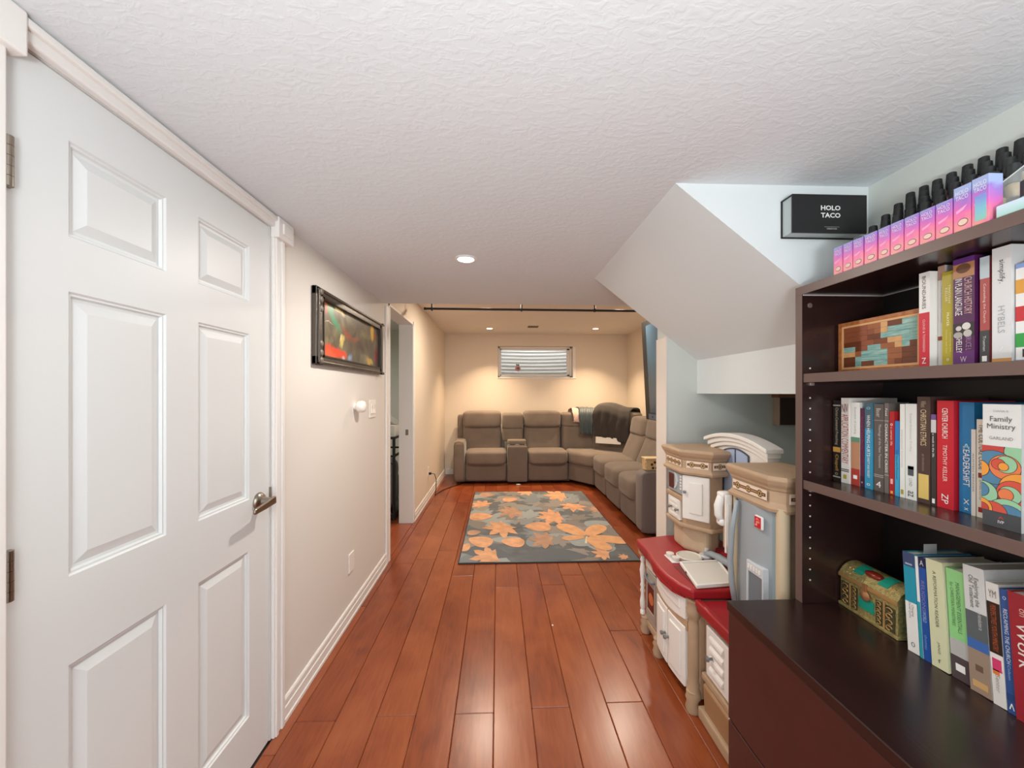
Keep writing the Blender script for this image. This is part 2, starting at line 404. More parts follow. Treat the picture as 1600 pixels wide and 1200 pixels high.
# side room behind the doorway
M_SIDE = mat('#c9cdc2', 0.9)
struct('wall_side_room', MB().box(-3.2, -3.1, 2.4, 6.7, 0, 2.6).box(-3.1, XW, 6.5, 6.6, 0, 2.6).box(-3.1, XW, 2.5, 2.6, 0, 2.6), M_SIDE)
struct('ceiling_side_room', bx(-3.2, XW, 2.5, 6.6, 2.42, 2.5), mat('#dcdcd6', 0.9))

def baseboard(name, p0, p1, nrm):
    """profiled baseboard along the floor between two points, nrm points into the room"""
    p0 = Vector(p0); p1 = Vector(p1); n = Vector(nrm)
    prof = [(0,0),(0.016,0),(0.016,0.014),(0.012,0.018),(0.012,0.058),(0.0065,0.060),(0.0065,0.064),(0.010,0.066),(0.010,0.088),(0.006,0.095),(0,0.095)]
    v = [tuple(p+n*a+Vector((0,0,b))) for p in (p0, p1) for a, b in prof]; k = len(prof)
    f = [tuple(range(k)), tuple(range(2*k-1, k-1, -1))]+[(i,(i+1)%k,k+(i+1)%k,k+i) for i in range(k)]
    return struct(name, MB().add(v, f), M_TRIM)
baseboard('baseboard_left', (XL, 1.632, 0), (XL, 3.105, 0), (1,0,0))
baseboard('baseboard_left_far', (XL, 4.135, 0), (XL, YE, 0), (1,0,0))
baseboard('baseboard_far', (XL, YE, 0), (XF, YE, 0), (0,-1,0))
baseboard('baseboard_right_far', (XF, 2.48, 0), (XF, YE, 0), (-1,0,0))

# doorway lining and casings
trim2 = struct('trim_2', MB().box(XW-0.004, XL+0.006, OY1-0.02, OY1, 0, OZ).box(XW-0.004, XL+0.006, OY0, OY0+0.02, 0, OZ).box(XW-0.004, XL+0.006, OY0, OY1, OZ-0.02, OZ), M_TRIM, bevel=0.002)
t3 = struct('trim_3', MB().box(XL, XL+0.014, OY0-0.092, OY0, 0, 2.075).box(XL, XL+0.018, OY0-0.03, OY0-0.004, 0, 2.075), M_TRIM, bevel=0.003)
struct('trim_4', MB().box(XL, XL+0.012, OY1, OY1+0.055, 0, OZ+0.02), M_TRIM, bevel=0.003)
sp = struct('strike_plate', bx(XL-0.075, XL-0.045, OY1-0.0215, OY1-0.0195, 0.93, 0.99), M_NICK, parent=trim2)
def fluted(y0, y1, z0, z1):
    m = MB().box(XL, XL+0.012, y0, y1, z0, z1); wd = (y1-y0)
    m.box(XL, XL+0.018, y0+wd*.10, y0+wd*.34, z0, z1).box(XL, XL+0.020, y0+wd*.62, y0+wd*.92, z0, z1)
    return m
struct('trim_5', fluted(DY1+0.008, 1.630, 0, 2.0), M_TRIM, bevel=0.003)
struct('trim_6', fluted(0.655, DY0-0.004, 0, 2.0), M_TRIM, bevel=0.003)
struct('trim_7', MB().box(XL, XL+0.034, DY1+0.003, 1.667, 1.995, 2.078).box(XL, XL+0.040, DY1+0.03, 1.645, 2.015, 2.06), M_TRIM, bevel=0.004)
struct('trim_8', MB().box(XL, XL+0.034, 0.622, 0.742, 1.995, 2.078), M_TRIM, bevel=0.004)
struct('trim_9', MB().box(XL, XL+0.020, 0.742, DY1+0.003, 2.034, 2.074).box(XL, XL+0.030, 0.742, DY1+0.003, 2.056, 2.074), M_TRIM, bevel=0.004)
struct('trim_10', MB().box(XL-0.13, XL-0.002, DY0-0.012, DY0-0.003, 0, DZ+0.01).box(XL-0.13, XL-0.002, DY1+0.003, DY1+0.012, 0, DZ+0.01).box(XL-0.13, XL-0.002, DY0, DY1, DZ+0.003, DZ+0.01), M_TRIM)

# six panel door
XD = XL-0.003
door = thing('door_1', (XD, (DY0+DY1)/2, 0.008), 'white six-panel door with brushed nickel lever and hinges', 'door')
del door['category']; door['kind'] = 'structure'
CA = (0.842, 1.080); CB = (1.192, 1.430)
rows = [(1.706, 1.908), (0.989, 1.590), (0.200, 0.802)]
m = MB(); T = 0.035
for y0, y1 in ((DY0, CA[0]), (CA[1], CB[0]), (CB[1], DY1)): m.box(XD-T, XD, y0, y1, 0.008, DZ)
for y0, y1 in (CA, CB):
    zs = [0.008]+[q for r in rows[::-1] for q in r]+[DZ]
    for z0, z1 in zip(zs[0::2], zs[1::2]): m.box(XD-T, XD, y0, y1, z0, z1)
ob('door_slab', m, M_DOOR, door)
def door_panel(y0, y1, z0, z1):
    rings = [(0, 0), (0.004, -0.0045), (0.008, -0.0045), (0.011, -0.011), (0.018, -0.0115), (0.040, -0.0035), (0.042, -0.0035)]
    v = []
    for d, x in rings: v += [(XD+x, y0+d, z0+d), (XD+x, y1-d, z0+d), (XD+x, y1-d, z1-d), (XD+x, y0+d, z1-d)]
    f = []
    for i in range(len(rings)-1):
        for k in range(4): f.append((i*4+k, i*4+(k+1)%4, (i+1)*4+(k+1)%4, (i+1)*4+k))
    n = (len(rings)-1)*4; f.append((n, n+1, n+2, n+3))
    return MB().add(v, f)
for cy in (CA, CB):
    for r in rows: ob('raised_panel', door_panel(cy[0], cy[1], r[0], r[1]), M_DOOR, door)
for zc in (1.80, 1.041):
    h = ob('hinge', bx(XD, XD+0.003, DY0-0.002, DY0+0.012, zc-0.046, zc+0.046), M_NICK, door, label='brushed nickel hinge')
    k = MB()
    for i in range(5): k.cyl((XD+0.008, DY0+0.002, zc-0.046+i*0.0186), (XD+0.008, DY0+0.002, zc-0.046+i*0.0186+0.0178), 0.0085, n=14)
    ob('knuckle', k, M_NICK, h, smooth=0.6)
lv = ob('door_handle', MB().lathe([(0.0, 0), (0.033, 0), (0.033, 0.004), (0.028, 0.012), (0.016, 0.018), (0.013, 0.05), (0.0, 0.052)], (XD, 1.483, 0.968), 24, 'X'), M_NICK, door, smooth=0.7, label='brushed nickel lever handle')
lev = MB().tube([(XD+0.052, 1.489, 0.970), (XD+0.055, 1.47, 0.968), (XD+0.056, 1.43, 0.962), (XD+0.054, 1.39, 0.958), (XD+0.050, 1.372, 0.957)], [0.010, 0.0105, 0.010, 0.0095, 0.007], 10)
lev = MB().prism([(1.500, 0.984), (1.503, 0.955), (1.44, 0.950), (1.378, 0.948), (1.372, 0.955), (1.376, 0.968), (1.44, 0.975)], XD+0.046, XD+0.057, 'X')
ob('lever', lev, M_NICK, lv, bevel=0.004, seg=3)
ob('latch_plate', MB().prism([(1.5515, 0.93), (1.5515, 1.005), (1.558, 1.003), (1.563, 0.99), (1.563, 0.945), (1.558, 0.932)], XD-0.002, XD+0.005, 'X'), M_NICK, door)

# window in the far wall
win = thing('window_1', ((WX0+WX1)/2, YE+0.1, WZ0), 'white framed basement window onto a corrugated window well', 'window')
del win['category']; win['kind'] = 'structure'
YWN = YE+0.10
m = MB()
for a in ((WX0, WX0+0.035, WZ0, WZ1), (WX1-0.035, WX1, WZ0, WZ1), (WX0, WX1, WZ0, WZ0+0.03), (WX0, WX1, WZ1-0.03, WZ1)): m.box(a[0], a[1], YWN, YWN+0.07, a[2], a[3])
ob('window_frame', m, M_TRIM, win, bevel=0.004)
m = MB()
for a in ((WX0+0.035, WX0+0.06, WZ0+0.03, WZ1-0.03), (WX1-0.085, WX1-0.035, WZ0+0.03, WZ1-0.03), (WX0+0.035, WX1-0.035, WZ0+0.03, WZ0+0.06), (WX0+0.035, WX1-0.035, WZ1-0.06, WZ1-0.03)): m.box(a[0], a[1], YWN+0.015, YWN+0.06, a[2], a[3])
ob('sash', m, M_TRIM, win, bevel=0.004)
ob('pane', bx(WX0+0.06, WX1-0.085, YWN+0.035, YWN+0.039, WZ0+0.06, WZ1-0.06), mat('#ffffff', 0.0, trans=1.0), win)
for xx in (0.22, 1.0): ob('latch', bx(xx, xx+0.07, YWN-0.012, YWN, WZ0+0.012, WZ0+0.03), M_WHITE, win, bevel=0.003)
struct('window_sill', MB().box(WX0-0.002, WX1+0.055, YE-0.012, YE+0.1, WZ0-0.016, WZ0).box(WX1, WX1+0.05, YE-0.008, YE, WZ0, WZ1-0.01), M_TRIM, bevel=0.003)
# corrugated window well outside: half a ring of wavy steel
rows_ = []
NZ = 72; R = 0.78
for j in range(NZ+1):
    z = 1.2+1.25*j/NZ; dr = 0.016*math.sin(2*PI*z/0.066)
    rows_.append([(0.62+(R+0.1+dr)*math.cos(PI*i/28), YE+0.235+(0.55+dr)*math.sin(PI*i/28), z) for i in range(29)])
ob('window_well', MB().grid(rows_), mat('#f2f4f4', 0.4, 0.15), smooth=True, solid=0.003, label='corrugated steel window well outside the basement window', cat='window well')
struct('ground_outside', MB().box(-2.5, 3.5, YE+0.22, 9, 1.05, 1.2), mat('#8a8378', 0.9))
dec = thing('window_decoration', (0.345, YE+0.10, 1.72), 'small pink and black ornament stuck on the basement window pane', 'ornament')
m = MB()
for i in range(5):
    t = 2*PI*i/5; m.lathe([(0.0, 0), (0.026, 0), (0.022, 0.006), (0.0, 0.008)], (0.345+0.03*math.cos(t), YE+0.126, 1.80+0.03*math.sin(t)), 12, 'Y')
ob('petals', m, mat('#dcb4b4', 0.5), dec)
ob('centre', MB().lathe([(0.0, -0.006), (0.02, -0.004), (0.02, 0.006), (0.0, 0.008)], (0.358, YE+0.118, 1.805), 14, 'Y'), mat('#9c4a50', 0.5), dec)
ob('bow', MB().prism([(0.32, 1.885), (0.32, 1.845), (0.342, 1.858), (0.368, 1.842), (0.368, 1.88), (0.342, 1.868)], YE+0.12, YE+0.128, 'Y'), M_BLACK, dec)

# downlights
def downlight(x, y, z, label, warm):
    d = thing('downlight', (x, y, z), label, 'ceiling light', 'recessed ceiling lights')
    ob('trim_ring', MB().lathe([(0.042, 0.0), (0.056, 0.0), (0.058, -0.004), (0.050, -0.008), (0.043, -0.006), (0.042, 0.0)], (x, y, z), 28, cap=False), M_WHITE, d, smooth=0.8)
    ob('lens', MB().lathe([(0.0, -0.002), (0.043, -0.002), (0.043, -0.004), (0.0, -0.005)], (x, y, z), 24), mat('#fff2dc' if not warm else '#ffe0b0', 0.5, emit=14), d)
downlight(-0.168, 2.02, ZC, 'round recessed light in the textured hall ceiling, nearest the camera', False)
downlight(-0.13, 5.97, ZF, 'round recessed light in the far ceiling above the left recliner seat', True)
downlight(1.52, 5.93, ZF, 'round recessed light in the far ceiling above the sofa corner', True)
for q, (x, y) in enumerate(((-0.13, 4.2), (1.35, 4.2))): pass
v = thing('ceiling_vent', (0.53, 5.78, ZF), 'small dark louvred vent in the far ceiling between two lights', 'vent')
ob('vent_frame', MB().box(0.45, 0.61, 5.72, 5.73, ZF-0.008, ZF-0.001).box(0.45, 0.61, 5.85, 5.86, ZF-0.008, ZF-0.001).box(0.45, 0.46, 5.73, 5.85, ZF-0.008, ZF-0.001).box(0.60, 0.61, 5.73, 5.85, ZF-0.008, ZF-0.001), mat('#8a7a66', 0.6), v)
for i in range(6): ob('slat', bx(0.46, 0.60, 5.735+i*0.019, 5.745+i*0.019, ZF-0.007, ZF-0.001), mat('#6b5c4a', 0.6), v)

# curtain rod across the far room
r = thing('curtain_rod', (0.4, 3.9, 2.215), 'long black curtain rod hung under the far ceiling', 'curtain rod')
ob('rod', MB().cyl((-0.735, 3.9, 2.226), (2.22, 3.9, 2.216), 0.011, n=12), M_BLACK, r, smooth=0.8)
ob('end_cap', MB().cyl((-0.745, 3.9, 2.226), (-0.725, 3.9, 2.226), 0.0135, n=12), M_BLACK, r)
for x in (-0.665, 0.24, 0.99, 1.9):
    ob('bracket', MB().cyl((x, 3.9, 2.222), (x, 3.9, ZF), 0.008, n=8).box(x-0.012, x+0.012, 3.885, 3.915, ZF-0.006, ZF).box(x-0.007, x+0.007, 3.886, 3.914, 2.205, 2.24), M_BLACK, r)

# framed picture on the left wall
PY0, PY1, PZ0, PZ1 = 1.885, 2.945, 1.515, 1.898
pic = thing('framed_picture', (XL, (PY0+PY1)/2, PZ0), 'abstract painting in an ornate dark pewter frame on the left wall', 'picture')
M_PEW = mat('#5a534c', 0.35, 0.55, bump=0.35, bscale=90)
m = MB()
for a in ((PY0, PY0+0.075, PZ0, PZ1), (PY1-0.06, PY1, PZ0, PZ1), (PY0, PY1, PZ0, PZ0+0.045), (PY0, PY1, PZ1-0.045, PZ1)): m.box(XL+0.001, XL+0.026, *a)
for a in ((PY0+0.014, PY0+0.03, PZ0+.01, PZ1-.01), (PY1-0.03, PY1-0.014, PZ0+.01, PZ1-.01), (PY0+.01, PY1-.01, PZ0+0.01, PZ0+0.02), (PY0+.01, PY1-.01, PZ1-0.02, PZ1-0.01)): m.box(XL+0.02, XL+0.034, *a)
ob('frame', m, M_PEW, pic, bevel=0.005)
m = MB()
for a in ((PY0+0.072, PY0+0.08, PZ0+.04, PZ1-.04), (PY1-0.066, PY1-0.058, PZ0+.04, PZ1-.04), (PY0+.072, PY1-.058, PZ0+0.041, PZ0+0.05), (PY0+.072, PY1-.058, PZ1-0.05, PZ1-0.041)): m.box(XL+0.01, XL+0.030, *a)
ob('inner_frame', m, mat('#2b2320', 0.4), pic)
M_SILV = mat('#7d756c', 0.5, 0.4)
for cz in (PZ0+0.06, PZ0+0.105, PZ1-0.105, PZ1-0.06, PZ0+0.022, PZ1-0.022):
    ob('carving', MB().pillow(XL+0.02, XL+0.038, PY0+0.022, PY0+0.058, cz-0.017, cz+0.017, 0.8, 4), M_SILV, pic, smooth=True)
for cy, cz in ((PY1-0.012, PZ1-0.008), (PY1-0.012, PZ0+0.008)):
    ob('corner_scroll', MB().pillow(XL+0.012, XL+0.040, cy-0.006, cy+0.020, cz-0.010, cz+0.010, 0.5, 4), M_PEW, pic, smooth=True)
cv = ob('canvas', bx(XL+0.004, XL+0.010, PY0+0.07, PY1-0.055, PZ0+0.04, PZ1-0.04), painting_mat(), pic)

# switch plate, round white plug-in, blank plate, far outlet and its cord
M_PLATE = mat('#f4f0ea', 0.4)
sw = thing('light_switch', (XL, 2.775, 1.20), 'white double light switch on the left wall below the picture', 'light switch')
ob('plate', bx(XL, XL+0.006, 2.715, 2.85, 1.20, 1.325), M_PLATE, sw, bevel=0.003)
for y in (2.765, 2.815): ob('rocker', MB().prism([(XL+0.006, 1.23), (XL+0.012, 1.23), (XL+0.008, 1.262), (XL+0.012, 1.295), (XL+0.006, 1.295)], y-0.017, y+0.017, 'Y'), M_PLATE, sw)
kn = thing('round_dimmer', (XL, 2.45, 1.26), 'round white sensor knob sticking out beside the double switch', 'sensor')
ob('stem', MB().cyl((XL, 2.45, 1.290), (XL+0.02, 2.45, 1.290), 0.022, n=16), M_PLATE, kn)
ob('dome', MB().lathe([(0.0, 0.018), (0.030, 0.018), (0.036, 0.026), (0.037, 0.05), (0.033, 0.060), (0.022, 0.066), (0.0, 0.068)], (XL, 2.45, 1.290), 24, 'X'), M_PLATE, kn, smooth=0.9)
bp_ = thing('blank_wall_plate', (XL, 2.385, 0.285), 'blank white wall plate low on the left wall by the doorway', 'wall plate')
ob('plate', bx(XL, XL+0.007, 2.345, 2.425, 0.285, 0.40), M_PLATE, bp_, bevel=0.003)
for z in (0.305, 0.38): ob('screw', MB().cyl((XL+0.006, 2.385, z), (XL+0.008, 2.385, z), 0.004, n=8), M_PLATE, bp_)
ou = thing('wall_outlet', (XL, 4.99, 0.30), 'white outlet with a black plug on the far left wall', 'outlet')
ob('plate', bx(XL, XL+0.006, 4.955, 5.03, 0.305, 0.42), M_PLATE, ou, bevel=0.003)
for z in (0.335, 0.385): ob('socket', bx(XL+0.006, XL+0.008, 4.975, 5.01, z-0.014, z+0.014), M_WHITE, ou)
cd = thing('power_cord', (XL+0.03, 5.02, 0.0), 'thin black power cord running from the outlet to the sofa', 'cord')
ob('plug', bx(XL+0.008, XL+0.04, 4.98, 5.008, 0.322, 0.35), M_BLACK, cd, bevel=0.003)
ob('cable', MB().tube([(XL+0.04, 4.995, 0.336), (XL+0.08, 5.0, 0.33), (XL+0.10, 5.02, 0.25), (XL+0.09, 5.05, 0.12), (XL+0.07, 5.10, 0.03), (XL+0.06, 5.2, 0.008), (XL+0.12, 5.45, 0.006), (XL+0.2, 5.6, 0.006), (XL+0.34, 5.8, 0.006), (XL+0.4, 6.0, 0.006)], 0.005, 6), M_BLACK, cd, smooth=True)

# side room, glimpsed through the doorway: black metal rack with boxes
rk = thing('metal_rack', (-1.4, 4.5, 0), 'black metal rack just inside the side room doorway', 'rack')
for x, y in ((-1.125, 4.2), (-1.125, 4.9), (-1.6, 4.2), (-1.6, 4.9)): ob('leg', bx(x-0.013, x+0.013, y-0.013, y+0.013, 0, 0.895), M_BLACK, rk)
for z in (0.895, 0.70, 0.04): ob('rail', MB().box(-1.61, -1.115, 4.19, 4.212, z-0.02, z).box(-1.61, -1.115, 4.888, 4.91, z-0.02, z).box(-1.136, -1.114, 4.2, 4.9, z-0.02, z), M_BLACK, rk)
ob('shelf', bx(-1.6, -1.125, 4.2, 4.9, 0.885, 0.895), M_BLACK, rk)
ob('shelf', bx(-1.6, -1.125, 4.2, 4.9, 0.04, 0.05), M_BLACK, rk)
ob('brace', MB().tube([(-1.13, 4.2, 0.05), (-1.35, 4.2, 0.25)], 0.006, 6).tube([(-1.13, 4.2, 0.60), (-1.30, 4.2, 0.70)], 0.006, 6), M_BLACK, rk)
ob('printer_box', MB().box(-1.58, -1.13, 4.25, 4.7, 0.8955, 1.02).box(-1.56, -1.15, 4.246, 4.25, 0.94, 0.945), mat('#d8d5cf', 0.5), bevel=0.006, label='flat white box on the black rack in the side room', cat='box')
ob('folded_cloth', MB().prism([(-1.55, 1.02), (-1.12, 1.02), (-1.25, 1.10), (-1.40, 1.15)], 4.3, 4.6, 'Y'), mat('#8d8a82', 0.8), bevel=0.01, label='grey wedge of folded cloth on the white box in the side room', cat='cloth')
ob('storage_bag', MB().pillow(-1.5, -1.16, 4.25, 4.7, 0.052, 0.50, 0.6, 6).pillow(-1.5, -1.17, 4.3, 4.7, 0.35, 0.62, 0.7, 6), mat('#a9b2ba', 0.6), smooth=True, label='pale plastic bag on the bottom shelf of the black rack', cat='bag')
# ---------------------------------------------------------------- rug with leaf print
RX0, RX1, RY0, RY1, RZ = -0.315, 1.165, 3.10, 5.31, 0.010
rug = thing('area_rug', ((RX0+RX1)/2, (RY0+RY1)/2, 0), 'grey-blue area rug with orange autumn leaves in front of the sofa', 'rug')
ob('rug_base', bx(RX0, RX1, RY0, RY1, 0.0005, RZ), mat('#6a6d6f', 0.95, bump=0.5, bscale=400, var=0.18, vscale=9), rug, bevel=0.004)
ob('rug_edging', MB().box(RX0-0.006, RX0, RY0-0.006, RY1+0.006, 0.0005, RZ-0.002).box(RX1, RX1+0.006, RY0-0.006, RY1+0.006, 0.0005, RZ-0.002).box(RX0, RX1, RY0-0.006, RY0, 0.0005, RZ-0.002).box(RX0, RX1, RY1, RY1+0.006, 0.0005, RZ-0.002), mat('#2e3033', 0.9), rug)
def leaf_poly(kind, rr):
    if kind == 'oval':
        return [(0.5*math.cos(t)*(1+0.05*math.cos(3*t)), 0.30*math.sin(t)*(1-0.25*math.cos(t))) for t in [2*PI*i/18 for i in range(18)]]
    if kind == 'maple':
        out = []; tips = [(0, .56), (45, .55), (88, .50), (128, .34), (-128, .34), (-88, .50), (-45, .55)]
        tips = sorted([((90-a) % 360, r) for a, r in tips])
        for i, (a, r) in enumerate(tips):
            b = tips[(i+1) % len(tips)][0]; b = b if b > a else b+360
            for da, q in ((-15, .70), (-8, .80), (0, 1.0), (8, .80), (15, .70)):
                out.append((math.radians(a+da), r*q*(1+rr.uniform(-.08, .08))))
            mid = (a+b)/2; out.append((math.radians(mid), .28 if b-a < 80 else .17))
        return [(r*math.cos(t), r*math.sin(t)) for t, r in out]
def clip(poly):
    def side(P, ax, val, sgn):
        out = []
        for i in range(len(P)):
            a, b = P[i], P[(i+1) % len(P)]; ia = sgn*(a[ax]-val) >= 0; ib = sgn*(b[ax]-val) >= 0
            if ia: out.append(a)
            if ia != ib:
                t = (val-a[ax])/(b[ax]-a[ax]); out.append((a[0]+t*(b[0]-a[0]), a[1]+t*(b[1]-a[1])))
        return out
    for ax, v_, s_ in ((0, RX0+.004, 1), (0, RX1-.004, -1), (1, RY0+.004, 1), (1, RY1-.004, -1)):
        poly = side(poly, ax, v_, s_)
        if len(poly) < 3: return None
    return poly
def leaf_at(cx, cy, size, rot, kind, rr, asp=1.0, sy=1.0):
    P = leaf_poly(kind, rr); c_, s_ = math.cos(rot), math.sin(rot)
    return clip([(cx+size*(x*c_-y*asp*s_), cy+size*sy*(x*s_+y*asp*c_)) for x, y in P])
rr = random.Random(5)
greys = ['#8a9093', '#7c8386', '#9aa0a0', '#86807a', '#65696c', '#938c85']
G = {g: MB() for g in greys}
for i in range(120):
    g = greys[i % 6]; k = 'maple' if rr.random() < .55 else 'oval'
    p = leaf_at(rr.uniform(RX0, RX1), rr.uniform(RY0, RY1), rr.uniform(.22, .40), rr.uniform(0, 6.3), k, rr)
    if p: G[g].add([(x, y, RZ+0.0004+0.000015*i) for x, y in p], [tuple(range(len(p)))])
for g in greys:
    ob('background_leaves', G[g], mat(g, 0.95, bump=0.4, bscale=400), rug, kind='stuff')
def floor_pt(px, py):
    u = (px-800)/600; v = (614-py)/600; s_, c_ = math.sin(math.atan(22/600)), math.cos(math.atan(22/600))
    t = -1.376/v; return (s_+u*c_)*t, (c_-u*s_)*t
LV = [(585,188,'maple',150,1.6),(820,215,'maple',230,1.5),(455,245,'oval',110,.2),(250,285,'maple',170,.4),(480,330,'maple',220,2.2),(240,370,'oval',170,0.05),(920,290,'maple',200,2.9),(785,370,'maple',270,1.7),(1090,320,'maple',120,1),(405,450,'maple',280,2.4),(665,445,'oval',190,3.1),(720,545,'maple',250,1.4),(480,560,'oval',175,2.9),(240,555,'oval',190,2.7),(190,490,'oval',100,.2),(310,665,'maple',280,1.8),(1150,650,'maple',180,1.2),(1300,675,'maple',90,.6),(285,210,'oval',110,0),(125,600,'oval',110,1.2),(1230,440,'maple',100,2)]
for i, (zx, zy, kind, wpx, rot) in enumerate(LV):
    x, y = floor_pt(700+zx/4.706, 730+zy/4.706); dep = y
    size = wpx/4.706/600*dep*1.0
    p = leaf_at(x, y, size, rot, kind, rr, 1.0 if kind == 'maple' else 1.2, 1.4)
    if not p: continue
    dull = i in (4, 8, 11, 14, 18, 20)
    ob('leaf_motif', MB().add([(a, b, RZ+0.0026+0.00004*i) for a, b in p], [tuple(range(len(p)))]), mat('#b48d74' if dull else '#d4a07a', 0.95, bump=0.4, bscale=400, var=0.16, vscale=12), rug)
cx, cy = floor_pt(700+1020/4.706, 730+520/4.706)
for q_, (ang, L) in enumerate(((2.09, .40), (0.93, .37), (3.33, .23), (-0.36, .38), (-1.21, .33))):
    P = [(0.02+L*(0.5+0.5*math.cos(t)), 0.24*L*math.sin(t)*(1+0.2*math.cos(t))) for t in [2*PI*i/16 for i in range(16)]]
    c_, s_ = math.cos(ang), math.sin(ang)
    p = clip([(cx+x*c_-y*s_, cy+x*s_+y*c_) for x, y in P])
    ob('leaf_motif', MB().add([(a, b, RZ+0.0033+0.0004*q_) for a, b in p], [tuple(range(len(p)))]), mat('#dba67a', 0.95, bump=0.4, bscale=400, var=0.12, vscale=12), rug)
ob('leaf_stalk', MB().prism([(cx-.008, cy), (cx+.008, cy), (cx-.035, cy-.16), (cx-.055, cy-.16)], RZ+.003, RZ+.004, 'Z'), mat('#d8cdb0', 0.9), rug)

# ---------------------------------------------------------------- sectional sofa
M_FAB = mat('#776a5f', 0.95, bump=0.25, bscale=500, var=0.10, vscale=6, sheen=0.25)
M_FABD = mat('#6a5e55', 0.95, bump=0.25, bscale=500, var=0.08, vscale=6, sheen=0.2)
sofa = thing('sectional_sofa', (0.7, 6.0, 0), 'taupe fabric reclining sectional sofa wrapping the far corner', 'sofa')
def sp_(name, *a, e=0.3, m=M_FAB, n=10, fn=None): return ob(name, MB().pillow(*a, e=e, n=n, fn=fn), m, sofa, smooth=True)
# back run, faces the camera
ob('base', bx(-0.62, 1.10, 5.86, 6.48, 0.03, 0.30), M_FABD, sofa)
sp_('armrest', -0.665, -0.50, 5.75, 6.46, 0.03, 0.65, e=0.22)
ob('arm_welt', MB().tube([(-0.655, 5.765, 0.05), (-0.655, 5.765, 0.58), (-0.64, 5.762, 0.63), (-0.58, 5.76, 0.645), (-0.525, 5.762, 0.63), (-0.512, 5.765, 0.58), (-0.512, 5.765, 0.05)], 0.006, 6), M_FABD, sofa, smooth=True)
def seat_front(x, y, z): return (x, y-0.05*max(0, (z-0.40))*4 if z > 0.40 else y, z)
def recliner(x0, x1, b0, b1):
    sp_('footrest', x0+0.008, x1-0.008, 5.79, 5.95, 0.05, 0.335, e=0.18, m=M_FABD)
    sp_('seat_cushion', x0+0.004, x1-0.004, 5.74, 6.32, 0.29, 0.505, e=0.32)
    sp_('back_cushion', b0+0.005, b1-0.005, 6.10, 6.42, 0.44, 0.90, e=0.28, fn=lambda x, y, z: (x, y+0.10*(z-0.44), z))
    sp_('headrest', b0+0.003, b1-0.003, 6.08, 6.44, 0.83, 1.085, e=0.30, fn=lambda x, y, z: (x, y+0.06*(z-0.83), z))
recliner(-0.50, 0.138, -0.565, 0.058)
recliner(0.45, 1.072, 0.41, 1.015)
sp_('back_panel', -0.66, -0.52, 6.28, 6.48, 0.3, 1.02, e=0.2)
# console between the seats
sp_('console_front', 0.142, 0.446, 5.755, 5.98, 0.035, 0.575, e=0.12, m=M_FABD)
sp_('console_body', 0.145, 0.443, 5.85, 6.2, 0.06, 0.575, e=0.15)
co = ob('console_tray', bx(0.155, 0.436, 5.79, 5.96, 0.572, 0.585), mat('#5d5550', 0.6), sofa, bevel=0.006)
for x in (0.225, 0.366): ob('cup_holder', MB().lathe([(0.040, 0.585), (0.045, 0.587), (0.046, 0.592), (0.041, 0.592), (0.036, 0.588), (0.034, 0.574), (0.0, 0.574)], (x, 5.87, 0), 20), M_BLACK, co, smooth=0.6)
sp_('console_lid', 0.150, 0.440, 5.96, 6.2, 0.56, 0.645, e=0.3)
sp_('console_back', 0.068, 0.402, 6.10, 6.42, 0.60, 0.83, e=0.26)
sp_('console_headrest', 0.066, 0.404, 6.08, 6.43, 0.80, 1.05, e=0.28)
# corner wedge
cor = [(1.078, 5.84), (1.36, 5.46), (2.16, 5.44), (2.16, 6.46), (1.078, 6.46)]
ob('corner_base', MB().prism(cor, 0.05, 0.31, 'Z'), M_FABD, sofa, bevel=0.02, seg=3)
cor2 = [(1.075, 5.80), (1.33, 5.44), (1.95, 5.43), (2.0, 6.3), (1.075, 6.3)]
ob('corner_seat', MB().prism(cor2, 0.30, 0.495, 'Z'), M_FAB, sofa, bevel=0.055, seg=5, smooth=True)
sp_('back_cushion', 1.028, 1.62, 6.09, 6.42, 0.44, 0.90, e=0.28)
sp_('headrest', 1.025, 1.62, 6.07, 6.44, 0.83, 1.06, e=0.30)
def rot_about(cx, cy, a):
    c_, s_ = math.cos(a), math.sin(a)
    return lambda x, y, z: (cx-0.075+(x-cx)*c_-(y-cy)*s_, cy-0.06+(x-cx)*s_+(y-cy)*c_, z)
f45 = rot_about(1.92, 5.96, -math.radians(45))
sp_('corner_back', 1.55, 2.29, 5.82, 6.10, 0.44, 0.90, e=0.28, fn=f45)
sp_('corner_headrest', 1.55, 2.29, 5.80, 6.12, 0.83, 1.09, e=0.30, fn=f45)
# right run, along the right wall
ob('base', bx(1.44, 2.16, 3.78, 5.44, 0.03, 0.30), M_FABD, sofa)
for y0, y1 in ((4.87, 5.44), (4.30, 4.87), (3.77, 4.30)):
    sp_('footrest', 1.375, 1.52, y0+0.006, y1-0.006, 0.05, 0.335, e=0.18, m=M_FABD)
    sp_('seat_cushion', 1.33, 1.95, y0+0.004, y1-0.004, 0.27, 0.515, e=0.36)
    sp_('back_cushion', 1.72, 1.98, y0+0.005, y1-0.005, 0.44, 0.88, e=0.30, fn=lambda x, y, z: (x+0.42*(z-0.44), y, z))
    sp_('headrest', 1.86, 2.16, y0+0.003, y1-0.003, 0.80, 1.055, e=0.34, fn=lambda x, y, z: (x+0.16*(z-0.83), y, z))
sp_('armrest', 1.36, 2.14, 3.60, 3.765, 0.03, 0.625, e=0.16, m=mat('#7b7270', 0.95, bump=0.25, bscale=500, sheen=0.2))
ob('arm_welt', MB().tube([(1.372, 3.615, 0.05), (1.372, 3.612, 0.56), (1.39, 3.612, 0.60), (1.45, 3.612, 0.618), (2.05, 3.612, 0.618)], 0.006, 6), mat('#8b8684', 0.9), sofa, smooth=True)

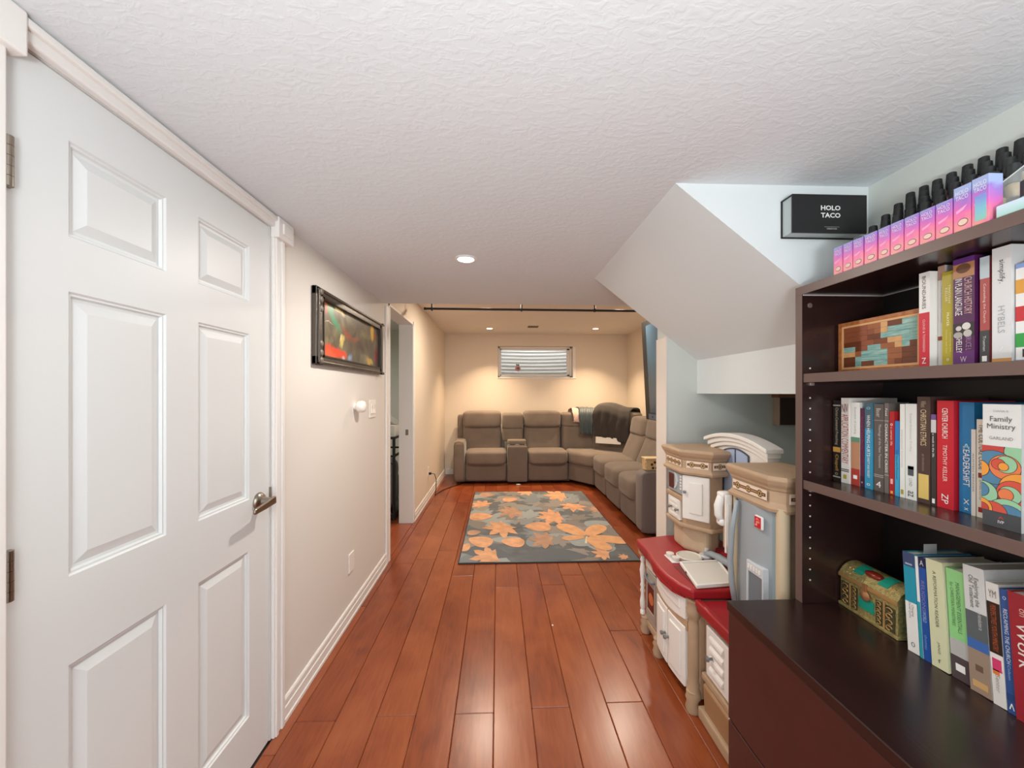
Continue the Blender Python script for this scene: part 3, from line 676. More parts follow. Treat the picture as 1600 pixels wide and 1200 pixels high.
# throws lying over the sofa backs
def drape(name, path, x0, x1, m, label, cat, fold=0.012, fn=None, nw=28, freq=5.0, hem=0.02):
    rows = []
    pts = [Vector((0, *p)) for p in path]; dense = []
    for a, b in zip(pts, pts[1:]):
        for t in range(5): dense.append(a.lerp(b, t/5))
    dense.append(pts[-1])
    for _ in range(2):
        dense = [dense[0]]+[(dense[i-1]+dense[i]*2+dense[i+1])/4 for i in range(1, len(dense)-1)]+[dense[-1]]
    k = len(dense)
    for i, p in enumerate(dense):
        r = []
        for j in range(nw+1):
            u = j/nw; wv = math.sin(freq*2*PI*u+0.6*math.sin(i*.3))*fold*(1-0.6*i/k)
            x = x0+(x1-x0)*u + (0.5-u)*0.02*math.sin(i*.35)
            q = (x, p.y-abs(wv)*1.2+wv*.3, p.z+wv*0.4+hem*math.sin(3*u+1)*(1-i/k))
            r.append(fn(*q) if fn else q)
        rows.append(r)
    return ob(name, MB().grid(rows), m, smooth=True, solid=0.010, label=label, cat=cat)
over = [(6.045, .70), (6.035, .80), (6.03, .92), (6.04, 1.03), (6.10, 1.105), (6.22, 1.125), (6.34, 1.115), (6.44, 1.09), (6.465, .98), (6.47, .85)]
drape('pink_cloth', [(6.045, .90)]+over[2:], 1.19, 1.36, mat('#d9b8a8', 0.9, var=0.2, vscale=40), 'small pale pink patterned cloth peeking out left of the teal throw', 'cloth', 0.004)
drape('teal_throw', [(y-0.025, z+0.014) for y, z in over], 1.285, 1.655, mat('#3f4a4d', 0.55, bump=0.3, bscale=60, sheen=0.6), 'short dark teal plush throw over the sofa back', 'throw', 0.016)
drape('cream_cloth', [(6.042, .80)]+over[1:], 1.64, 1.74, mat('#d3b79f', 0.9, var=0.2, vscale=40), 'cream cloth between the teal and the charcoal throws', 'cloth', 0.004)
ch = [(5.755, .66), (5.75, .78), (5.745, .92), (5.75, 1.03), (5.80, 1.12), (5.90, 1.16), (6.0, 1.16), (6.10, 1.13), (6.16, 1.07), (6.165, .9)]
def mound(x, y, z):
    u = (x-1.63)/0.6; z = z+0.05*math.exp(-((u-0.30)/0.28)**2)*(1 if z > 1 else 0)
    return f45(x, y, z)
drape('charcoal_throw', ch, 1.63, 2.23, mat('#332d2a', 0.85, bump=0.25, bscale=80, sheen=0.3), 'large charcoal blanket over the rounded corner of the sofa', 'blanket', 0.014, fn=mound, freq=2.3, hem=0.045)
ob('paper_sheet', MB().grid([[f45(1.68+0.42*i/6, 5.735-0.004*math.sin(i), 0.60+0.012*i/6) for i in range(7)], [f45(1.68+0.42*i/6, 5.74, 0.70) for i in range(7)]]), mat('#e9e6df', 0.7), solid=0.002, label='white sheet showing below the charcoal blanket', cat='sheet')
# pierced box on the near arm
bxo = thing('pierced_box', (1.50, 3.70, 0.624), 'cream pierced wooden box with dark floral holes on the sofa arm', 'box')
ob('box_body', bx(1.425, 1.575, 3.645, 3.755, 0.6265, 0.735), mat('#d8b98a', 0.6, var=0.1, vscale=30), bxo, bevel=0.008)
for i in range(5):
    t = 2*PI*i/5+.3; ob('hole', MB().lathe([(0.0, 0), (0.013, 0), (0.0, 0.001)], (1.51+0.030*math.cos(t), 3.6435, 0.677+0.030*math.sin(t)), 10, 'Y'), mat('#4a2c1c', 0.8), bxo)
ob('lid', bx(1.42, 1.58, 3.64, 3.76, 0.735, 0.747), mat('#e0c69c', 0.6), bxo, bevel=0.003)
for i in range(6): ob('fringe', MB().pillow(1.412, 1.43, 3.65, 3.665, 0.634+i*.018, 0.646+i*.018, 0.8, 4), mat('#e6d3ae', 0.7), bxo, smooth=True)
ob('sock_scrap', MB().pillow(0.27, 0.34, 5.70, 5.74, 0.0, 0.02, 0.8, 5), mat('#d8d4d0', 0.8), smooth=True, label='small white scrap on the floor under the sofa console', cat='scrap')
ob('paper_scrap', MB().pillow(*[q for q in (0.318, 0.328, 2.255, 2.268, 0.0, 0.004)], 0.8, 4), mat('#efeae4', 0.8), smooth=True, label='tiny white crumb on the wooden floor planks', cat='crumb')

# television on a swing arm in front of the right wall
tv = thing('television', (2.2, 3.4, 1.6), 'large dark framed television with a blue-grey screen beyond the wall end', 'television')
def tilt(x, y, z): return (x-0.052*(z-1.08), y, z)
ob('tv_body', MB().box(1.652, 1.70, 2.70, 4.225, 1.085, 2.16).xf(tilt), M_BLACK, tv, bevel=0.004)
ob('screen', MB().box(1.650, 1.653, 2.80, 4.10, 1.16, 2.10).xf(tilt), mat('#3d5568', 0.25, var=0.12, vscale=1.5), tv)
ob('lower_bezel', MB().box(1.649, 1.653, 2.80, 4.14, 1.092, 1.15).xf(tilt), mat('#55677a', 0.4), tv)
ob('power_dot', MB().box(1.648, 1.650, 4.02, 4.05, 1.112, 1.128).xf(tilt), M_BLACK, tv)
ob('wall_arm', MB().box(1.66, 2.22, 3.40, 3.46, 1.55, 1.62).box(2.20, 2.23, 3.2, 3.66, 1.45, 1.75).box(1.66, 1.70, 3.2, 3.66, 1.45, 1.75), M_BLACK, tv)
# wooden box on the alcove wall
wb = thing('wall_box', (1.83, 2.31, 1.178), 'small dark wooden box fixed to the alcove wall under the stairs', 'wall box')
ob('box_front', bx(1.722, 1.94, 2.285, 2.339, 1.180, 1.347), mat('#3b2a22', 0.5), wb)
ob('box_side', bx(1.718, 1.722, 2.284, 2.339, 1.178, 1.348), mat('#b49f88', 0.6), wb)
ob('box_top', bx(1.71, 1.945, 2.28, 2.339, 1.348, 1.369), mat('#8a5c3c', 0.5), wb)
# ---------------------------------------------------------------- play kitchen
TAN = mat('#b3977a', 0.5, var=0.05, vscale=20); TAN2 = mat('#c3ab8f', 0.5, var=0.05, vscale=20)
RED = mat('#9d1c24', 0.38); PW_ = mat('#e9e6e0', 0.4); GRY = mat('#9aa3a8', 0.4); GRYD = mat('#6f7a82', 0.4); LGRY = mat('#c9cdd0', 0.4)
kt = thing('play_kitchen', (1.0, 1.8, 0), 'tan toy kitchen with red counter, white doors and grey fridge', 'toy kitchen')
def kp(name, mb, m=TAN, parent=None, **k): return ob(name, mb, m, parent or kt, **k)
# carcass
kp('cabinet_body', MB().prism([(0.865, 1.62), (0.845, 1.66), (0.835, 1.82), (0.845, 1.97), (0.855, 2.00), (0.855, 2.19), (1.20, 2.22), (1.20, 1.62)], 0.055, 0.475, 'Z'), TAN, bevel=0.006)
kp('plinth', MB().prism([(0.855, 1.64), (0.838, 1.82), (0.85, 2.19), (1.2, 2.2), (1.2, 1.64)], 0.045, 0.085, 'Z'), TAN, bevel=0.008)
for x, y in ((0.842, 1.632), (0.842, 1.985), (0.852, 2.185), (1.17, 2.18), (1.17, 1.64)):
    kp('foot', MB().lathe([(0.0, 0.0), (0.026, 0.0), (0.030, 0.02), (0.024, 0.045), (0.030, 0.06), (0.022, 0.075), (0.026, 0.09), (0.0, 0.10)], (x, y, 0), 14), TAN, smooth=0.9)
# turned posts
spin = [(0.0, 0.10), (0.014, 0.10), (0.014, 0.12), (0.010, 0.125), (0.014, 0.14), (0.016, 0.17), (0.011, 0.20), (0.010, 0.22), (0.015, 0.235), (0.010, 0.25), (0.015, 0.265), (0.010, 0.28), (0.013, 0.31), (0.017, 0.35), (0.011, 0.39), (0.010, 0.40), (0.015, 0.41), (0.011, 0.425), (0.013, 0.44), (0.0, 0.44)]
kp('spindle', MB().lathe(spin, (0.838, 2.195, 0), 14), PW_, smooth=0.9, label='white turned post')
kp('spindle_cap', bx(0.818, 0.858, 2.17, 2.215, 0.44, 0.49), TAN, bevel=0.006)
col = [(0.0, 0.06), (0.030, 0.06), (0.030, 0.085), (0.022, 0.10), (0.026, 0.12), (0.020, 0.135), (0.022, 0.16), (0.022, 0.38), (0.019, 0.395), (0.026, 0.41), (0.030, 0.44), (0.022, 0.46), (0.032, 0.48), (0.0, 0.48)]
kp('column', MB().lathe(col, (0.848, 1.635, 0), 16), TAN, smooth=0.9)
# oven
ov = kp('oven_door', bx(0.842, 0.852, 2.015, 2.155, 0.105, 0.385), mat('#b9b2a8', 0.35, 0.3), bevel=0.004)
kp('oven_window', MB().box(0.839, 0.8425, 2.035, 2.125, 0.175, 0.315), mat('#5a1a18', 0.25), ov, bevel=0.003)
kp('roast_picture', MB().lathe([(0.0, 0), (0.032, 0), (0.0, 0.001)], (0.838, 2.075, 0.245), 20, 'X'), mat('#c46a3c', 0.5), ov)
kp('oven_frame', MB().box(0.836, 0.843, 2.02, 2.034, 0.13, 0.345).box(0.836, 0.843, 2.126, 2.14, 0.13, 0.345).box(0.836, 0.843, 2.034, 2.126, 0.315, 0.345).box(0.836, 0.843, 2.034, 2.126, 0.13, 0.175), mat('#aca59c', 0.35, 0.3), ov, bevel=0.003)
kp('oven_handle', MB().tube([(0.842, 2.03, 0.355), (0.826, 2.04, 0.350), (0.822, 2.085, 0.345), (0.826, 2.13, 0.350), (0.842, 2.14, 0.355)], 0.006, 8), GRYD, ov, smooth=True)
kp('control_strip', bx(0.838, 0.852, 2.02, 2.15, 0.395, 0.44), mat('#cfc8bd', 0.4), bevel=0.004)
# sink front: drawer and two doors, bowed out
def bow(y): return 0.812+0.55*(y-1.82)**2
def bowed(y0, y1, z0, z1, th, off=0.0, n=8, sag=0.0):
    m = MB(); f = []; v = []
    for i in range(n+1):
        y = y0+(y1-y0)*i/n; x = bow(y)-off; zz = z0-sag*(1-((y-1.82)/0.155)**2)
        v += [(x, y, zz), (x, y, z1), (x+th, y, zz), (x+th, y, z1)]
    for i in range(n):
        a = i*4; b = a+4
        f += [(a, b, b+1, a+1), (a+2, a+3, b+3, b+2), (a, a+2, b+2, b), (a+1, b+1, b+3, a+3)]
    f += [(0, 1, 3, 2), (n*4, n*4+2, n*4+3, n*4+1)]
    return m.add(v, f)
dr = kp('drawer', bowed(1.667, 1.965, 0.375, 0.478, 0.03, sag=0.018), PW_, bevel=0.004)
kp('drawer_panel', bowed(1.70, 1.93, 0.405, 0.452, 0.01, 0.005), PW_, dr, bevel=0.004)
kp('rail', bowed(1.660, 1.97, 0.325, 0.378, 0.03, -0.004), TAN, bevel=0.004)
for y0, y1, ky in ((1.669, 1.812, 1.80), (1.820, 1.963, 1.834)):
    dd = kp('door', bowed(y0, y1, 0.075, 0.340, 0.03), PW_, bevel=0.004)
    kp('door_panel', bowed(y0+0.024, y1-0.024, 0.105, 0.310, 0.01, 0.006), PW_, dd, bevel=0.006, seg=3)
    kp('knob', MB().lathe([(0.0, 0.0), (0.006, 0.0), (0.005, -0.01), (0.010, -0.016), (0.009, -0.024), (0.0, -0.026)], (bow(ky), ky, 0.215), 12, 'X'), mat('#8d8f90', 0.35, 0.6), dd, smooth=0.9)
# red counter, high part
ctr = [(0.80, 2.20), (0.797, 2.02), (0.783, 1.93), (0.776, 1.84), (0.780, 1.75), (0.797, 1.68), (0.826, 1.622), (0.838, 1.612), (1.06, 1.61), (1.22, 1.62), (1.22, 2.25), (1.0, 2.25)]
ct = kp('counter_top', MB().prism(ctr, 0.488, 0.532, 'Z'), RED, bevel=0.012, seg=3)
kp('counter_lip', MB().prism([(0.812, 2.19), (0.805, 2.0), (0.785, 1.92), (0.778, 1.82), (0.79, 1.72), (0.84, 1.632), (0.86, 1.65), (0.83, 1.74), (0.815, 1.82), (0.82, 1.92), (0.835, 2.0), (0.84, 2.19)], 0.470, 0.490, 'Z'), RED, ct, bevel=0.004)
kp('sink_recess', MB().box(0.855, 1.03, 1.655, 1.84, 0.5325, 0.5335), mat('#6f0f16', 0.5), ct)
kp('backsplash', MB().prism([(1.10, 1.62), (1.22, 1.62), (1.22, 2.2), (1.16, 2.2), (1.12, 2.0), (1.13, 1.8)], 0.53, 0.575, 'Z'), RED, bevel=0.012, seg=3)
# burner with two knobs
kp('burner_panel', bx(0.862, 0.905, 1.87, 1.965, 0.532, 0.538), PW_, bevel=0.003)
kp('burner_plate', MB().lathe([(0.0, 0.532), (0.058, 0.532), (0.062, 0.545), (0.056, 0.549), (0.050, 0.544), (0.0, 0.543)], (0.975, 1.925, 0), 28), mat('#d8d3c6', 0.5), smooth=0.6)
for x, y in ((0.883, 1.94), (0.889, 1.89)):
    kp('stove_knob', MB().lathe([(0.0, 0.538), (0.017, 0.538), (0.020, 0.548), (0.019, 0.556), (0.0, 0.557)], (x, y, 0), 18), mat('#dedad2', 0.4), smooth=0.6)
# faucet
fa = kp('faucet_base', MB().lathe([(0.0, 0.532), (0.032, 0.532), (0.034, 0.542), (0.028, 0.549), (0.0, 0.55)], (1.062, 1.93, 0), 20), LGRY, smooth=0.6)
kp('spout', MB().tube([(1.062, 1.93, 0.55), (1.075, 1.90, 0.563), (1.09, 1.85, 0.565), (1.10, 1.80, 0.562), (1.112, 1.765, 0.55)], [0.012, 0.016, 0.018, 0.019, 0.019], 10), GRY, fa, smooth=True)
kp('handle', MB().lathe([(0.0, 0.54), (0.009, 0.54), (0.011, 0.575), (0.0, 0.58)], (1.072, 1.935, 0), 10), LGRY, fa, smooth=0.6)
kp('faucet_button', MB().lathe([(0.0, 0.565), (0.014, 0.565), (0.016, 0.585), (0.0, 0.59)], (1.112, 1.775, 0), 12), M_BLACK, fa, smooth=0.6)
# low part under the fridge
kp('side_cabinet', MB().box(0.885, 1.20, 1.30, 1.615, 0.05, 0.44), TAN, bevel=0.006)
kp('low_counter', MB().prism([(0.845, 1.612), (0.855, 1.29), (1.2, 1.29), (1.2, 1.612)], 0.440, 0.490, 'Z'), RED, bevel=0.012, seg=3)
kp('low_counter_lip', MB().prism([(0.838, 1.610), (0.846, 1.29), (0.875, 1.29), (0.868, 1.610)], 0.470, 0.498, 'Z'), RED, bevel=0.008, seg=3)
lo = kp('louvre_door', bx(0.868, 0.886, 1.412, 1.572, 0.205, 0.410), PW_, bevel=0.004)
for i in range(4): kp('louvre', MB().prism([(0.868, 0.235+i*0.042), (0.858, 0.240+i*0.042), (0.860, 0.252+i*0.042), (0.868, 0.262+i*0.042)], 1.445, 1.54, 'Y'), PW_, lo, bevel=0.002)
kp('knob', MB().lathe([(0.0, 0.0), (0.006, 0.0), (0.005, -0.012), (0.011, -0.018), (0.009, -0.027), (0.0, -0.028)], (0.862, 1.515, 0.305), 12, 'X'), mat('#8d8f90', 0.35, 0.6), lo, smooth=0.9)
kp('bin_rail', bx(0.862, 0.89, 1.30, 1.60, 0.168, 0.196), TAN, bevel=0.006)
kp('tilt_bin', MB().prism([(0.872, 0.165), (0.858, 0.155), (0.866, 0.02), (0.885, 0.02), (0.885, 0.165)], 1.35, 1.58, 'Y'), mat('#a07a55', 0.5), bevel=0.005)
kp('base_rail', MB().box(0.848, 0.885, 1.30, 1.605, 0.0, 0.050), TAN, bevel=0.008)
kp('spindle', MB().lathe(spin, (0.868, 1.385, 0), 14), PW_, smooth=0.9, label='white turned post')
# fridge tower
FX0, FY0, FY1 = 0.955, 1.315, 1.575
fr = kp('fridge_body', bx(1.00, 1.20, FY0+0.01, FY1-0.005, 0.49, 0.985), TAN2, bevel=0.01)
def curve_door(y0, y1, z0, z1, xb, depth, n=10):
    pts = [(xb+0.02, y0), (xb+0.02, y1)]
    pts = [(xb-depth*math.sin(PI*i/n), y0+(y1-y0)*i/n) for i in range(n+1)]+[(xb+0.03, y1), (xb+0.03, y0)]
    return MB().prism(pts, z0, z1, 'Z')
fd = kp('fridge_door', curve_door(1.345, 1.545, 0.505, 0.955, 0.985, 0.018), GRY, smooth=0.5)
kp('fridge_side', MB().box(0.985, 1.02, 1.320, 1.352, 0.50, 0.955), mat('#8aa0a8', 0.4), bevel=0.008)
kp('fridge_column', MB().cyl((1.0, 1.312, 0.49), (1.0, 1.312, 0.97), 0.022, n=16), mat('#c9b596', 0.5), smooth=0.8)
kp('fridge_column', MB().cyl((0.992, 1.562, 0.49), (0.992, 1.562, 0.97), 0.012, n=12), mat('#c9b596', 0.5), smooth=0.8)
ha = [(0.966, 1.528, 0.51), (0.955, 1.535, 0.60), (0.950, 1.538, 0.70), (0.953, 1.530, 0.82), (0.962, 1.512, 0.945)]
kp('door_handle', MB().tube(ha, [0.010, 0.011, 0.011, 0.010, 0.007], 10), GRY, fd, smooth=True)
kp('handle_gap', MB().tube([(x+0.008, y+0.012, z) for x, y, z in ha], 0.005, 8), mat('#23282d', 0.5), fd, smooth=True)
ds = kp('dispenser_frame', MB().box(0.960, 0.985, 1.358, 1.452, 0.695, 0.735).box(0.960, 0.985, 1.358, 1.366, 0.53, 0.70).box(0.960, 0.985, 1.444, 1.452, 0.53, 0.70), LGRY, fd, bevel=0.003)
kp('dispenser_recess', bx(0.9655, 0.975, 1.366, 1.444, 0.53, 0.695), GRYD, ds)
for i in range(5): kp('dispenser_button', bx(0.957, 0.961, 1.372+i*0.015, 1.380+i*0.015, 0.708, 0.722), PW_, ds)
kp('dispenser_tray', MB().lathe([(0.0, 0), (0.036, 0), (0.040, 0.008), (0.034, 0.012), (0.0, 0.008)], (0.962, 1.405, 0.53), 18), LGRY, ds, smooth=0.7)
lg = kp('logo_plate', bx(0.9600, 0.9720, 1.365, 1.407, 0.872, 0.922), PW_, fd, bevel=0.006, label='red rounded logo plate with a white rim')
kp('logo_face', bx(0.9585, 0.962, 1.369, 1.403, 0.876, 0.918), mat('#c22228', 0.4), lg, bevel=0.004)
kp('logo_mark', MB().prism([(1.398, 0.884), (1.386, 0.884), (1.386, 0.896), (1.374, 0.896), (1.374, 0.902), (1.392, 0.902), (1.392, 0.890), (1.398, 0.890)], 0.9577, 0.9587, 'X').prism([(1.398, 0.905), (1.386, 0.914), (1.374, 0.905), (1.386, 0.908)], 0.9577, 0.9587, 'X'), mat('#e58a86', 0.5), lg)
def cornice(name, poly, zb, zt, parent=None):
    """moulded cornice: stacked offsets of the footprint"""
    cx = sum(p[0] for p in poly)/len(poly); cy = sum(p[1] for p in poly)/len(poly)
    prof = [(0.0, 0.0), (0.020, 0.0), (0.024, 0.012), (0.010, 0.026), (0.006, 0.034), (0.006, 0.078), (0.012, 0.084), (0.016, 0.094), (0.028, 0.108), (0.036, 0.124), (0.036, 0.130), (0.026, 0.140), (-0.02, 0.143)]
    n = len(poly); v = []; k = len(prof); sc = (zt-zb)/0.143
    for o_, h in prof:
        for px, py in poly:
            dx, dy = px-cx, py-cy; L = math.hypot(dx, dy); v.append((px+dx/L*o_*0.95, py+dy/L*o_*0.95, zb+h*sc))
    f = [(j*n+i, j*n+(i+1)%n, (j+1)*n+(i+1)%n, (j+1)*n+i) for j in range(k-1) for i in range(n)]
    f += [tuple(range(n-1, -1, -1)), tuple(range((k-1)*n, k*n))]
    return kp(name, MB().add(v, f), TAN, parent)
fc = cornice('fridge_cornice', [(0.978, 1.560), (0.978, 1.345), (1.005, 1.305), (1.19, 1.30), (1.19, 1.565)], 0.955, 1.085)
def frieze(p0, p1, z0, z1, nstar, parent):
    """pale printed strip with wheel motifs, on a vertical face from p0 to p1"""
    p0 = Vector((*p0, 0)); p1 = Vector((*p1, 0)); d = (p1-p0).normalized(); n_ = Vector((d.y, -d.x, 0))
    if n_.x > 0 and abs(n_.x) > abs(n_.y): n_ = -n_
    if n_.y > 0 and abs(n_.y) >= abs(n_.x): n_ = -n_
    L = (p1-p0).length
    def q(u, z, h): return tuple(p0+d*u+n_*h+Vector((0, 0, z)))
    def slab(u0, u1, za, zb, h0, h1):
        vs = [q(u0,za,h0), q(u1,za,h0), q(u1,zb,h0), q(u0,zb,h0), q(u0,za,h1), q(u1,za,h1), q(u1,zb,h1), q(u0,zb,h1)]
        return vs, [(3,2,1,0),(4,5,6,7),(0,1,5,4),(1,2,6,5),(2,3,7,6),(3,0,4,7)]
    a = kp('frieze_strip', MB().add(*slab(0, L, z0, z1, 0.0, 0.0025)), mat('#e6d3bf', 0.5), parent)
    zc = (z0+z1)/2; hh = z1-z0
    kp('frieze_band', MB().add(*slab(0.004, L-0.004, zc-hh*.17, zc+hh*.17, 0.002, 0.0032)), mat('#5e3d2a', 0.6), a)
    kp('frieze_dashes', MB().add(*slab(0.010, L-0.010, zc-hh*.06, zc+hh*.06, 0.003, 0.0036)), mat('#b98f5a', 0.6), a)
    for i in range(nstar):
        u = L*(i+0.5)/nstar
        m = MB()
        m.add([q(u+hh*.36*math.cos(2*PI*k/16), zc+hh*.36*math.sin(2*PI*k/16), 0.0038) for k in range(16)], [tuple(range(16))])
        kp('wheel_motif', m, mat('#d9b779', 0.6), a)
        m = MB()
        for k in range(16):
            t0, t1 = 2*PI*k/16, 2*PI*(k+1)/16
            m.add([q(u+hh*r_*math.cos(t), zc+hh*r_*math.sin(t), 0.0041) for r_, t in ((.30, t0), (.38, t0), (.38, t1), (.30, t1))], [(0, 1, 2, 3)])
        for k in range(3):
            t = PI*k/3; c_, s_ = math.cos(t)*hh*.33, math.sin(t)*hh*.33; e_ = hh*.04
            m.add([q(u+c_-s_/hh/.33*e_, zc+s_+c_/hh/.33*e_, .0042), q(u+c_+s_/hh/.33*e_, zc+s_-c_/hh/.33*e_, .0042), q(u-c_+s_/hh/.33*e_, zc-s_-c_/hh/.33*e_, .0042), q(u-c_-s_/hh/.33*e_, zc-s_+c_/hh/.33*e_, .0042)], [(0, 1, 2, 3)])
        kp('wheel_spokes', m, mat('#5a3a22', 0.6), a)
frieze((0.968, 1.545), (0.968, 1.348), 0.988, 1.024, 3, fc)
frieze((1.01, 1.295), (1.19, 1.290), 0.988, 1.024, 3, fc)
# microwave tower
mw = [(0.968, 2.165), (0.972, 1.975), (1.065, 1.885), (1.145, 1.90), (1.19, 1.99), (1.19, 2.19)]
mc = cornice('microwave_cornice', mw, 0.955, 1.085)
frieze((0.962, 2.15), (0.964, 1.985), 0.988, 1.024, 4, mc)
frieze((0.980, 1.962), (1.056, 1.888), 0.988, 1.024, 2, mc)
frieze((1.073, 1.877), (1.145, 1.890), 0.988, 1.024, 1, mc)
kp('tower_body', MB().prism([(0.985, 2.165), (0.985, 1.980), (1.068, 1.895), (1.14, 1.91), (1.19, 1.99), (1.19, 2.19)], 0.685, 0.958, 'Z'), TAN, bevel=0.006)
mo = kp('microwave_door', bx(0.972, 0.986, 1.99, 2.155, 0.835, 0.945), GRY, bevel=0.004)
kp('microwave_window', bx(0.969, 0.973, 2.085, 2.145, 0.848, 0.930), mat('#53211f', 0.25), mo, bevel=0.002)
kp('microwave_arc', MB().prism([(2.078, 0.855), (2.062, 0.875), (2.055, 0.90), (2.062, 0.925), (2.078, 0.942), (2.066, 0.942), (2.046, 0.925), (2.038, 0.90), (2.046, 0.875), (2.066, 0.855)], 0.966, 0.974, 'X'), LGRY, mo)
for i in range(5): kp('keypad_button', bx(0.968, 0.973, 1.998, 2.012, 0.862+i*0.016, 0.871+i*0.016), PW_, mo)
kp('tower_ledge', bx(0.965, 0.99, 1.99, 2.165, 0.806, 0.830), TAN, bevel=0.005)
sd = kp('small_door', bx(0.970, 0.986, 2.02, 2.155, 0.692, 0.802), PW_, bevel=0.004)
for i in range(4): kp('louvre', bx(0.964, 0.971, 2.045, 2.13, 0.704+i*0.024, 0.718+i*0.024), PW_, sd, bevel=0.002)
for y in (2.105, 2.03): kp('knob', MB().lathe([(0.0, 0.0), (0.005, 0.0), (0.005, -0.010), (0.010, -0.016), (0.0, -0.024)], (0.968, y, 0.748), 12, 'X'), mat('#8d8f90', 0.35, 0.6), sd, smooth=0.9)
# diagonal white door
A = Vector((0.978, 1.982, 0)); B = Vector((1.068, 1.890, 0)); dd_ = (B-A).normalized(); nn = Vector((dd_.y, -dd_.x, 0)); L = (B-A).length
if nn.y > 0: nn = -nn
def diag(u0, u1, z0, z1, h0, h1):
    P = lambda u, z, h: tuple(A+dd_*u+nn*h+Vector((0, 0, z)))
    return MB().add([P(u0,z0,h0), P(u1,z0,h0), P(u1,z1,h0), P(u0,z1,h0), P(u0,z0,h1), P(u1,z0,h1), P(u1,z1,h1), P(u0,z1,h1)], [(3,2,1,0),(4,5,6,7),(0,1,5,4),(1,2,6,5),(2,3,7,6),(3,0,4,7)])
cdor = kp('cupboard_door', diag(-0.006, L-0.002, 0.722, 0.948, 0.0, 0.014), PW_, bevel=0.004)
kp('door_panel', diag(0.030, L-0.034, 0.755, 0.915, 0.012, 0.020), PW_, cdor, bevel=0.008, seg=3)
p = A+dd_*0.008+nn*0.014
kp('knob', MB().lathe([(0.0, -0.008), (0.007, -0.006), (0.008, 0.0), (0.007, 0.006), (0.0, 0.008)], (p.x+nn.x*.008, p.y+nn.y*.008, 0.862), 12), mat('#8d8f90', 0.35, 0.6), cdor, smooth=0.9)
kp('tower_foot_ledge', MB().prism([(0.962, 2.17), (0.962, 2.0), (1.0, 1.955), (1.068, 1.875), (1.15, 1.895), (1.19, 1.99), (1.19, 2.19)], 0.668, 0.690, 'Z'), TAN, bevel=0.008, seg=3)
kp('tower_neck', MB().prism([(1.0, 2.16), (1.0, 2.04), (1.05, 1.97), (1.075, 1.93), (1.14, 1.95), (1.19, 2.02), (1.19, 2.19)], 0.53, 0.670, 'Z'), TAN2, bevel=0.02, seg=3)
# white arched window between the towers
def arch_pts(y0, y1, zside, rise, n=12):
    return [(y0+(y1-y0)*i/n, zside+rise*(1-(2*i/n-1)**2)) for i in range(n+1)]
top = arch_pts(1.60, 2.04, 1.075, 0.042)
ar = kp('arch_panel', MB().prism(top+[(2.04, 0.70), (1.60, 0.70)], 1.165, 1.20, 'X'), PW_, bevel=0.006)
for off, xx, zz0, zz1 in ((0.0, 1.150, 0.0, 0.022), (0.012, 1.140, 0.020, 0.045), (0.026, 1.125, 0.043, 0.062)):
    t0 = arch_pts(1.60-off, 2.04+off, 1.075+zz0, 0.042); t1 = arch_pts(1.60-off, 2.04+off, 1.075+zz1, 0.042)
    kp('arch_moulding', MB().prism(t1+t0[::-1], xx, 1.205, 'X'), PW_, ar, bevel=0.004)
wn = [(y, min(z, 1.2)) for y, z in arch_pts(1.74, 1.93, 1.083, 0.020, 8)]
wi = kp('arch_window', MB().prism(wn+[(1.93, 0.88), (1.74, 0.88)], 1.160, 1.167, 'X'), mat('#a9bbd8', 0.3), ar)
kp('window_bars', MB().box(1.157, 1.162, 1.832, 1.838, 0.88, 1.102).box(1.157, 1.162, 1.735, 1.741, 0.88, 1.084).box(1.157, 1.162, 1.929, 1.935, 0.88, 1.084).prism([(y, z+0.004) for y, z in wn]+[(y, z-0.003) for y, z in wn[::-1]], 1.157, 1.162, 'X'), mat('#4a5262', 0.5), wi)
# open white door and wall phone beside the fridge
od = kp('open_door', bx(0.958, 0.986, 1.580, 1.592, 0.70, 0.945), PW_, bevel=0.003)
kp('door_panel', bx(0.963, 0.981, 1.576, 1.581, 0.73, 0.91), PW_, od, bevel=0.003)
ph = kp('toy_phone', MB().tube([(0.975, 1.615, 0.945), (0.962, 1.622, 0.925), (0.953, 1.626, 0.89), (0.953, 1.625, 0.85), (0.960, 1.62, 0.825)], [0.014, 0.018, 0.019, 0.017, 0.012], 12), PW_, smooth=True, label='white curved toy telephone handset')
kp('earpiece', MB().pillow(0.950, 1.0, 1.60, 1.645, 0.925, 0.952, 0.6, 6), PW_, ph, smooth=True)
kp('mouthpiece', MB().pillow(0.948, 1.0, 1.60, 1.645, 0.805, 0.838, 0.6, 6), PW_, ph, smooth=True)
kp('phone_cradle', bx(0.985, 1.03, 1.592, 1.65, 0.70, 0.95), TAN, bevel=0.006)
kp('cradle_post', bx(1.02, 1.10, 1.592, 1.63, 0.53, 0.70), TAN2, bevel=0.008)

